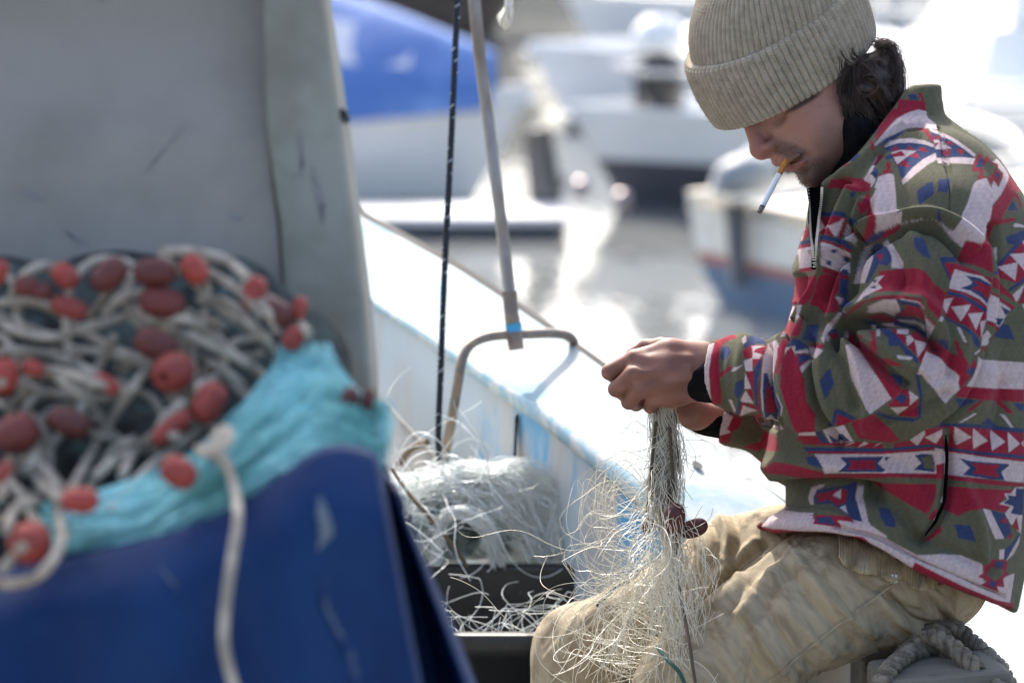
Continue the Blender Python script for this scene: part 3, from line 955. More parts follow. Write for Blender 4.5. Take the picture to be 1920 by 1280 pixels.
# nose: bridge, tip, wing
H('u', RC(B(1400, 212, -.030), B(1423, 279, -.040), 13 * PX, 15 * PX), 0.012)
H('u', RC(B(1424, 280, -.040), B(1427, 283, -.041), 18 * PX, 17 * PX), 0.005)
H('u', EL(B(1447, 272, -.052), (15 * PX, 10 * PX, 9 * PX), 35), 0.006)
H('u', EL(B(1447, 270, -.022), (16 * PX, 12 * PX, 9 * PX), 35), 0.006)
H('u', RC(B(1428, 288, -.040), B(1452, 285, -.036), 8 * PX, 10 * PX), 0.006)
H('s', EL(B(1440, 286, -.053), (8 * PX, 3.5 * PX, 6 * PX), 35), 0.003)           # nostril
H('s', RC(B(1458, 256, -.068), B(1468, 277, -.066), 2.2 * PX, 2.2 * PX), 0.009)      # behind the wing
# eye socket, lid
H('s', EL(B(1452, 224, -.062), (22 * PX, 13 * PX, 14 * PX), 35), 0.012)
H('s', EL(B(1500, 186, -.088), (32 * PX, 11 * PX, 16 * PX), 28), 0.012)
H('u', EL(B(1496, 192, -.064), (20 * PX, 13 * PX, 12 * PX), 28), 0.006)
# lips
H('u', RC(B(1456, 304, -.030), B(1500, 291, -.062), 8 * PX, 4 * PX), 0.006)
H('u', RC(B(1478, 316, -.028), B(1507, 301, -.058), 9 * PX, 5 * PX), 0.006)
H('s', RC(B(1464, 313, -.022), B(1513, 291, -.070), 3.2 * PX, 3.0 * PX), 0.004)
H('s', RC(B(1490, 334, -.02), B(1512, 320, -.060), 5 * PX, 5 * PX), 0.010)        # below the lip
H('s', RC(B(1470, 268, -.078), B(1520, 296, -.080), 3.0 * PX, 3.5 * PX), 0.012)   # fold from the nose to the mouth
# ear (mostly under cap and hair)
H('u', EL(B(1604, 160, -.066), (18 * PX, 30 * PX, 9 * PX), -20), 0.006)

# near hand: back of the hand, knuckles, five fingers closed on the net
hand = []
for m in ([(1318, 664, -.070, 25), (1255, 661, -.078, 24), (1190, 672, -.076, 17)],
          [(1318, 684, -.078, 27), (1250, 688, -.092, 24), (1188, 700, -.090, 17)],
          [(1318, 706, -.078, 27), (1252, 714, -.090, 24), (1202, 727, -.088, 17)],
          [(1318, 726, -.070, 24), (1262, 738, -.078, 22), (1226, 749, -.076, 15)]):
    hand += chain(m, 0.012)
hand += [('u', EL(B(1262, 700, -.065), (60 * PX, 46 * PX, 26 * PX), 0), 0.012)]
fing = [[(1190, 672, -.076, 16.5), (1143, 697, -.064, 15), (1160, 712, -.034, 13), (1192, 703, -.018, 10.5)],
        [(1188, 700, -.090, 16.5), (1155, 729, -.074, 14.5), (1172, 740, -.044, 13), (1202, 728, -.026, 10.5)],
        [(1202, 727, -.088, 16), (1179, 753, -.070, 14), (1193, 758, -.040, 12.5), (1222, 742, -.024, 10)],
        [(1226, 749, -.076, 14.5), (1219, 763, -.060, 11.5), (1236, 762, -.036, 10.5), (1256, 750, -.022, 9)]]
thumb = [(1300, 662, -.045, 22), (1240, 650, -.036, 17), (1212, 650, -.022, 14), (1184, 664, -.012, 11.5)]
body_ops += hand
for fi in fing: body_ops += chain(fi, 0.0035)
body_ops += chain(thumb, 0.005)
# knuckle bumps
for x, y, d in ((1192, 668, -.088), (1190, 698, -.103), (1204, 725, -.100)):
    H('u', EL(B(x, y, d), (12 * PX, 10 * PX, 8 * PX)), 0.010)
# tendons
for a, b in (((1290, 672, -.098), (1200, 674, -.093)), ((1292, 690, -.106), (1200, 702, -.107)), ((1292, 706, -.105), (1212, 727, -.104))):
    H('u', RC(B(*a), B(*b), 4 * PX, 5 * PX), 0.010)
# far hand
for m in ([(1300, 770, .01, 27), (1268, 745, .005, 25), (1225, 712, .012, 16)],
          [(1300, 775, .03, 26), (1262, 752, .03, 25), (1218, 724, .034, 16)],
          [(1304, 782, .045, 25), (1264, 760, .05, 23), (1222, 738, .052, 15)]):
    body_ops += chain(m, 0.012)
for fi in ([(1225, 712, .012, 15), (1192, 694, .018, 13), (1180, 705, .002, 10.5), (1192, 712, -.012, 9.5)],
           [(1218, 724, .034, 15), (1182, 712, .040, 13), (1170, 724, .022, 11), (1184, 732, .004, 9.5)],
           [(1222, 738, .052, 14), (1190, 730, .055, 12), (1178, 742, .036, 10.5), (1192, 748, .018, 9)],
           [(1236, 752, .060, 12), (1208, 750, .060, 10), (1198, 758, .044, 9), (1210, 760, .03, 8)],
           [(1275, 742, -.01, 18), (1240, 716, -.018, 14), (1212, 702, -.012, 11)]):
    body_ops += chain(fi, 0.004)

lo = B(940, 1900, -.42); hi = B(2010, -70, .36)
lo = np.minimum(lo, [B(940, 1900, .4)[0], B(940, 1900, .4)[1], 9]); hi = np.maximum(hi, [B(2010, -70, .4)[0], B(2010, -70, .4)[1], 0])
bv, bf = sdf_mesh(body_ops, lo, hi, 0.0022)
bv = relax(bv, bf, 2, 0.4)
bx, by = side_uv(bv, -.05)
# skin tones: beard shadow, lips, reddish knuckles
skin = np.tile(np.array([0.33, 0.168, 0.125]), (len(bv), 1))
def blend(c, m):
    global skin
    skin = skin * (1 - m[:, None]) + np.array(c) * m[:, None]
nz = vnoise(bv, 260, 3) * 0.12
head = by < 360
def spot(x, y, rx, ry, ang=0):
    a = math.radians(ang)
    u = (bx - x) * math.cos(a) + (by - y) * math.sin(a); w = -(bx - x) * math.sin(a) + (by - y) * math.cos(a)
    return np.clip(1.25 - ((u / rx) ** 2 + (w / ry) ** 2) + nz, 0, 1) * head
blend((0.25, 0.086, 0.068), spot(1420, 275, 34, 42) * 0.6)
blend((0.33, 0.15, 0.108), spot(1500, 235, 40, 30) * 0.5)
blend((0.055, 0.033, 0.027), spot(1480, 284, 46, 17, 22) * 0.68)          # moustache
blend((0.055, 0.034, 0.028), spot(1522, 328, 46, 28, -35) * 0.85)       # chin beard
blend((0.10, 0.06, 0.05), spot(1556, 275, 40, 62, 20) * 0.5)           # stubble on the jaw
blend((0.18, 0.065, 0.055), spot(1480, 313, 30, 7, -22) * 0.8)           # lips
blend((0.016, 0.010, 0.009), spot(1507, 193, 40, 7, -30) * .85)         # brow and lashes
blend((0.16, 0.066, 0.050), np.clip((1345 - bx) / 60, 0, 1) * (by > 560) * (by < 900) * 0.9 * np.clip(.9 + nz * 2, 0, 1))
M_skin = mat("skin", (0.3, 0.15, 0.1), attr="Col", c2=(0.15, 0.06, 0.045), scale=160, lo=0.55, hi=0.95, rough=0.58, bump=0.4, bscale=480, spec=0.35, sss=0.12, bdist=0.001)
emit("body", bv, bf, M_skin, man, skin)

# ---- trousers
tr_ops = []
tr_ops += chain([(1640, 1010, 0.0, 130), (1690, 1075, 0.0, 115)], 0.03)
tr_ops += chain([(1745, 1072, -.06, 114), (1655, 1092, -.10, 112), (1540, 1122, -.13, 118), (1420, 1195, -.15, 108), (1300, 1275, -.165, 92), (1285, 1310, -.165, 90), (1262, 1500, -.15, 78), (1245, 1790, -.15, 70)], 0.025)
tr_ops += chain([(1700, 1080, .08, 112), (1470, 1060, .12, 112), (1380, 1065, .14, 98), (1195, 1172, .17, 84), (1088, 1222, .18, 90), (1058, 1430, .16, 80), (1066, 1790, .16, 66)], 0.02)
lo = C(940, 1840, D + .35); lo[2] = D - .36
hi = C(1930, 840, D + .35); hi[2] = D + .33
tv, tf = sdf_mesh(tr_ops, lo, hi, 0.0045)
tv = relax(tv, tf, 2)
tv, tf = subdivide(tv, tf, 1)
tcurves = [
    (7, 9, [(1440, 1035), (1385, 1085), (1345, 1135)]), (-7, 8, [(1462, 1040), (1410, 1085), (1362, 1150)]),
    (6, 9, [(1500, 1030), (1440, 1085), (1390, 1150)]), (-5, 8, [(1530, 1040), (1470, 1090), (1400, 1180)]),
    (6, 12, [(1500, 1060), (1560, 1130), (1640, 1190)]), (-6, 10, [(1480, 1070), (1540, 1150), (1600, 1210)]),
    (5, 12, [(1450, 1080), (1490, 1160), (1560, 1230)]), (-5, 9, [(1425, 1110), (1470, 1200), (1520, 1250)]),
    (4, 10, [(1400, 1140), (1440, 1220), (1500, 1290)]), (-4, 9, [(1370, 1160), (1410, 1240), (1460, 1300)]),
    (4, 9, [(1340, 1180), (1370, 1250), (1400, 1310)]),
    (-9, 8, [(1660, 1105), (1700, 1150), (1740, 1176), (1790, 1182)]), (6, 9, [(1650, 1120), (1690, 1165), (1735, 1195)]),
    (-7, 6, [(1745, 1120), (1770, 1150), (1790, 1172)]), (5, 7, [(1760, 1115), (1785, 1145), (1805, 1165)]),
    (-5, 7, [(1620, 1090), (1680, 1130), (1730, 1150)]),
    (-8, 8, [(1350, 985), (1365, 1030), (1362, 1080)]), (7, 8, [(1370, 980), (1388, 1020), (1384, 1070)]),
    (-7, 7, [(1400, 975), (1408, 1020), (1400, 1070)]), (5, 8, [(1320, 1000), (1335, 1050), (1330, 1110)]),
    (-5, 7, [(1300, 1020), (1310, 1060), (1300, 1110)]),
    (5, 16, [(1150, 1160), (1100, 1200), (1060, 1260)]), (-4, 12, [(1180, 1190), (1140, 1230), (1100, 1280)]),
    (2.5, 3, [(1690, 1085), (1600, 1150), (1520, 1210), (1430, 1290)]),
]
rf = np.random.default_rng(44)
for i in range(60):
    x = rf.uniform(1250, 1800); y = rf.uniform(1040, 1290); l = rf.uniform(25, 75); a_ = math.radians(rf.normal(54 if x < 1620 else 38, 9))
    tcurves.append((rf.choice([-1, 1]) * rf.uniform(.8, 1.8), rf.uniform(2.5, 4.5), [(x - l * math.cos(a_), y - l * math.sin(a_)), (x + rf.normal() * 6, y), (x + l * math.cos(a_), y + l * math.sin(a_) + 5)]))
for i in range(30):
    x = rf.uniform(1000, 1420); y = rf.uniform(990, 1270); l = rf.uniform(20, 55); a_ = math.radians(rf.normal(105 if x > 1250 else 140, 14))
    tcurves.append((rf.choice([-1, 1]) * rf.uniform(1.2, 2.8), rf.uniform(3, 6), [(x - l * math.cos(a_), y - l * math.sin(a_)), (x, y + 3), (x + l * math.cos(a_), y + l * math.sin(a_))]))
tv = folds(tv, tf, tcurves, -.2)
tv = tv + normals(tv, tf) * (vnoise(tv, 28, 5) * 0.0006 + vnoise(tv * np.array([1, .6, .6]), 75, 6) * 0.0007)[:, None]
M_trouser = mat("trouser_canvas", (0.36, 0.30, 0.205), c2=(0.225, 0.178, 0.115), scale=55, lo=0.38, hi=0.70, c3=(0.09, 0.068, 0.045), s3=22, lo3=0.54, hi3=0.78,
                rough=0.85, bump=0.5, bscale=420, spec=0.2, grain=(-34, 9), bdist=0.001)
emit("trousers", tv, tf, M_trouser, man)
# boots
M_boot = mat("boot_rubber", (0.05, 0.06, 0.04), c2=(0.09, 0.085, 0.06), scale=14, rough=0.5)
for dx, dd in ((1230, -.15), (1050, .16)):
    bo_ops = chain([(dx + 10, 1700, dd, 58), (dx + 5, 1800, dd, 54), (dx - 60, 1845, dd, 46), (dx - 190, 1858, dd, 36)], 0.02)
    bo_ops += chain([(dx + 30, 1850, dd, 36), (dx - 190, 1866, dd, 34)], 0.012)
    lo = C(800, 1960, D + .3); lo[2] = D - .26; hi = C(1400, 1600, D + .3); hi[2] = D + .27
    ov, of = sdf_mesh(bo_ops, lo, hi, 0.008)
    ov = relax(ov, of, 2)
    emit("boot", ov, of, M_boot, man)

# ---- jacket
hem = np.array([(1380, 984), (1420, 990), (1560, 1001), (1610, 1010), (1650, 1030), (1710, 1063), (1800, 1103), (1905, 1148), (2000, 1175)], float)
def f_hem(q):
    px = 960 + q[:, 0] / q[:, 2] * FPX; py = 640 - q[:, 1] / q[:, 2] * FPX
    return ((py - np.interp(px, hem[:, 0], hem[:, 1])) / 1400).astype(np.float32)
def f_rim(q):            # plane through the collar's open edge
    px = 960 + q[:, 0] / q[:, 2] * FPX; py = 640 - q[:, 1] / q[:, 2] * FPX
    pts = np.array([(1400, 400), (1528, 362), (1562, 336), (1600, 296), (1640, 246), (1668, 205), (1692, 172), (1712, 160), (1800, 156)], float)
    return ((np.interp(px, pts[:, 0], pts[:, 1]) - py) / 1700).astype(np.float32)
rows = [(150, 1690, 1766, .070), (180, 1650, 1768, .085), (215, 1620, 1774, .098), (240, 1590, 1806, .125), (265, 1570, 1846, .150), (300, 1545, 1882, .178),
        (330, 1530, 1903, .195), (360, 1522, 1924, .205), (400, 1512, 1945, .215), (450, 1499, 1962, .22), (500, 1490, 1975, .225), (560, 1486, 1982, .225),
        (600, 1476, 1985, .225), (640, 1462, 1985, .225), (700, 1458, 1985, .225), (780, 1446, 1978, .225), (850, 1434, 1970, .225), (880, 1430, 1962, .225), (905, 1442, 1956, .225),
        (930, 1470, 1950, .222), (950, 1478, 1946, .224), (965, 1466, 1942, .228), (985, 1418, 1938, .235), (1060, 1412, 1922, .24), (1150, 1405, 1905, .24), (1240, 1400, 1890, .24)]
jk = [('u', LOFT(rows, 2.5), 0.0)]
# near sleeve
jk += chain([(1772, 335, -.12, 88), (1752, 420, -.17, 106), (1738, 540, -.205, 117), (1736, 660, -.225, 112), (1722, 712, -.225, 108)], 0.025)
jk += chain([(1722, 712, -.225, 108), (1640, 728, -.20, 100), (1560, 724, -.17, 92), (1490, 716, -.14, 80), (1432, 708, -.11, 72)], 0.02)
jk += chain([(1432, 708, -.11, 70), (1385, 700, -.092, 70), (1350, 698, -.082, 61)], 0.008)
# far sleeve
jk += chain([(1750, 370, .12, 90), (1720, 430, .18, 96), (1640, 745, .21, 95), (1540, 780, .17, 78), (1440, 792, .10, 60), (1352, 790, .045, 42)], 0.02)
jk += [('i', FN(f_hem), 0.004)]
# neck opening and cuff mouths
neck_hole = [(1540, 250, 0, 40), (1600, 215, 0, 76), (1690, 310, 0, 70)]
jk += [('s', RC(B(1560, 180, 0), B(1672, 300, 0), 90 * PX, 74 * PX), 0.004), ('i', FN(f_rim), 0.003)]
jk += [('s', RC(B(1300, 694, -.07), B(1352, 698, -.083), 56 * PX, 50 * PX), 0.004)]
jk += [('s', RC(B(1300, 782, .02), B(1372, 790, .06), 36 * PX, 32 * PX), 0.004)]
def f_cuff(q):
    px = 960 + q[:, 0] / q[:, 2] * FPX
    py = 640 - q[:, 1] / q[:, 2] * FPX
    edge = np.interp(py, [620, 640, 690, 720, 745, 760, 775, 900], [1332, 1326, 1314, 1316, 1326, 1340, 1344, 1352])
    return ((edge - px) / 1400).astype(np.float32)
jk += [('i', FN(f_cuff), 0.006)]
lo = C(1260, 1200, D + .36); lo[2] = D - .37
hi = C(2030, 120, D + .36); hi[2] = D + .34
jv, jf = sdf_mesh(jk, lo, hi, 0.0027)
jv = relax(jv, jf, 4)
jv, jf = subdivide(jv, jf, 1)
jcurves = [
    # forearm rings
    (-14, 7, [(1446, 640), (1438, 700), (1443, 760), (1458, 800)]), (6, 14, [(1400, 640), (1392, 700), (1400, 770)]),
    (7, 13, [(1478, 640), (1470, 700), (1482, 770), (1512, 820)]), (-13, 7, [(1524, 640), (1508, 690), (1524, 770), (1570, 830)]),
    (7, 12, [(1548, 640), (1535, 690), (1548, 760), (1590, 820)]), (-5, 9, [(1362, 640), (1352, 700), (1364, 770)]),
    (-7, 8, [(1558, 655), (1576, 700), (1590, 760)]), (8, 12, [(1570, 620), (1596, 670), (1610, 740), (1612, 800)]),
    (-16, 8, [(1586, 628), (1616, 668), (1650, 700), (1680, 720)]), (9, 12, [(1610, 622), (1650, 660), (1700, 690)]),
    # elbow crook
    (-26, 13, [(1584, 618), (1606, 606), (1640, 596), (1680, 598), (1716, 616), (1738, 650)]),
    (16, 15, [(1578, 606), (1606, 578), (1650, 564), (1700, 566), (1735, 590), (1752, 640)]),
    (-8, 9, [(1752, 600), (1766, 650), (1764, 700)]), (6, 12, [(1778, 560), (1792, 620), (1786, 690)]),
    (6, 12, [(1640, 640), (1690, 660), (1720, 700)]),
    (-7, 9, [(1640, 790), (1700, 770), (1760, 735)]), (6, 10, [(1620, 770), (1690, 745), (1740, 720)]),
    # sleeve drape
    (17, 10, [(1560, 482), (1610, 450), (1650, 424), (1700, 410), (1742, 410), (1776, 430), (1806, 462)]),
    (-15, 13, [(1590, 486), (1640, 450), (1690, 432), (1736, 434), (1766, 456), (1792, 490)]),
    (9, 12, [(1700, 450), (1720, 500), (1716, 560)]), (-7, 10, [(1664, 470), (1680, 520), (1676, 560)]),
    (9, 9, [(1596, 480), (1592, 540), (1584, 600)]), (8, 12, [(1830, 470), (1842, 540), (1836, 620)]),
    (-26, 9, [(1862, 430), (1864, 520), (1852, 620), (1838, 690), (1804, 760), (1760, 800)]),
    (8, 12, [(1640, 330), (1650, 400), (1630, 430)]), (-5, 2.2, [(1773, 230), (1774, 330), (1768, 410)]),
    # chest
    (17, 10, [(1606, 360), (1574, 440), (1556, 510), (1524, 590), (1500, 650)]), (-22, 9, [(1586, 340), (1552, 440), (1534, 500)]),
    (14, 8, [(1622, 380), (1596, 450), (1578, 520), (1572, 600)]), (-19, 7, [(1600, 420), (1576, 500), (1560, 560)]),
    (-24, 9, [(1612, 440), (1594, 520), (1586, 590), (1560, 640)]), (9, 8, [(1520, 400), (1506, 470), (1498, 560)]),
    (-15, 7, [(1512, 520), (1504, 590), (1484, 640)]), (-9, 6, [(1530, 360), (1530, 430), (1526, 500)]),
    (8, 10, [(1560, 345), (1610, 310), (1660, 262), (1700, 232)]), (-6, 6, [(1640, 300), (1690, 245), (1740, 226)]),
    # lower jacket
    (-26, 15, [(1440, 950), (1490, 925), (1560, 915), (1640, 920)]), (8, 18, [(1450, 880), (1520, 870), (1600, 880)]),
    (8, 14, [(1460, 985), (1540, 965), (1580, 975)]), (-9, 12, [(1620, 925), (1680, 950), (1720, 1010)]),
    (7, 16, [(1640, 880), (1700, 900), (1750, 960)]), (-9, 8, [(1774, 820), (1772, 900), (1764, 950), (1732, 1005)]),
    (8, 12, [(1758, 830), (1752, 900), (1738, 960)]), (8, 14, [(1800, 900), (1830, 980), (1840, 1060)]),
    (-6, 12, [(1700, 1000), (1780, 1030), (1860, 1070)]), (-5, 3, [(1560, 985), (1640, 1004), (1720, 1046), (1900, 1125)]),
    (7, 14, [(1850, 700), (1830, 780), (1780, 830)]), (-6, 12, [(1880, 720), (1870, 800), (1830, 850)]),
]
jv = folds(jv, jf, jcurves, -.19, gain=1.9)
jv = jv + normals(jv, jf) * (vnoise(jv, 24, 11) * 0.0030 + vnoise(jv, 60, 12) * 0.0014)[:, None]
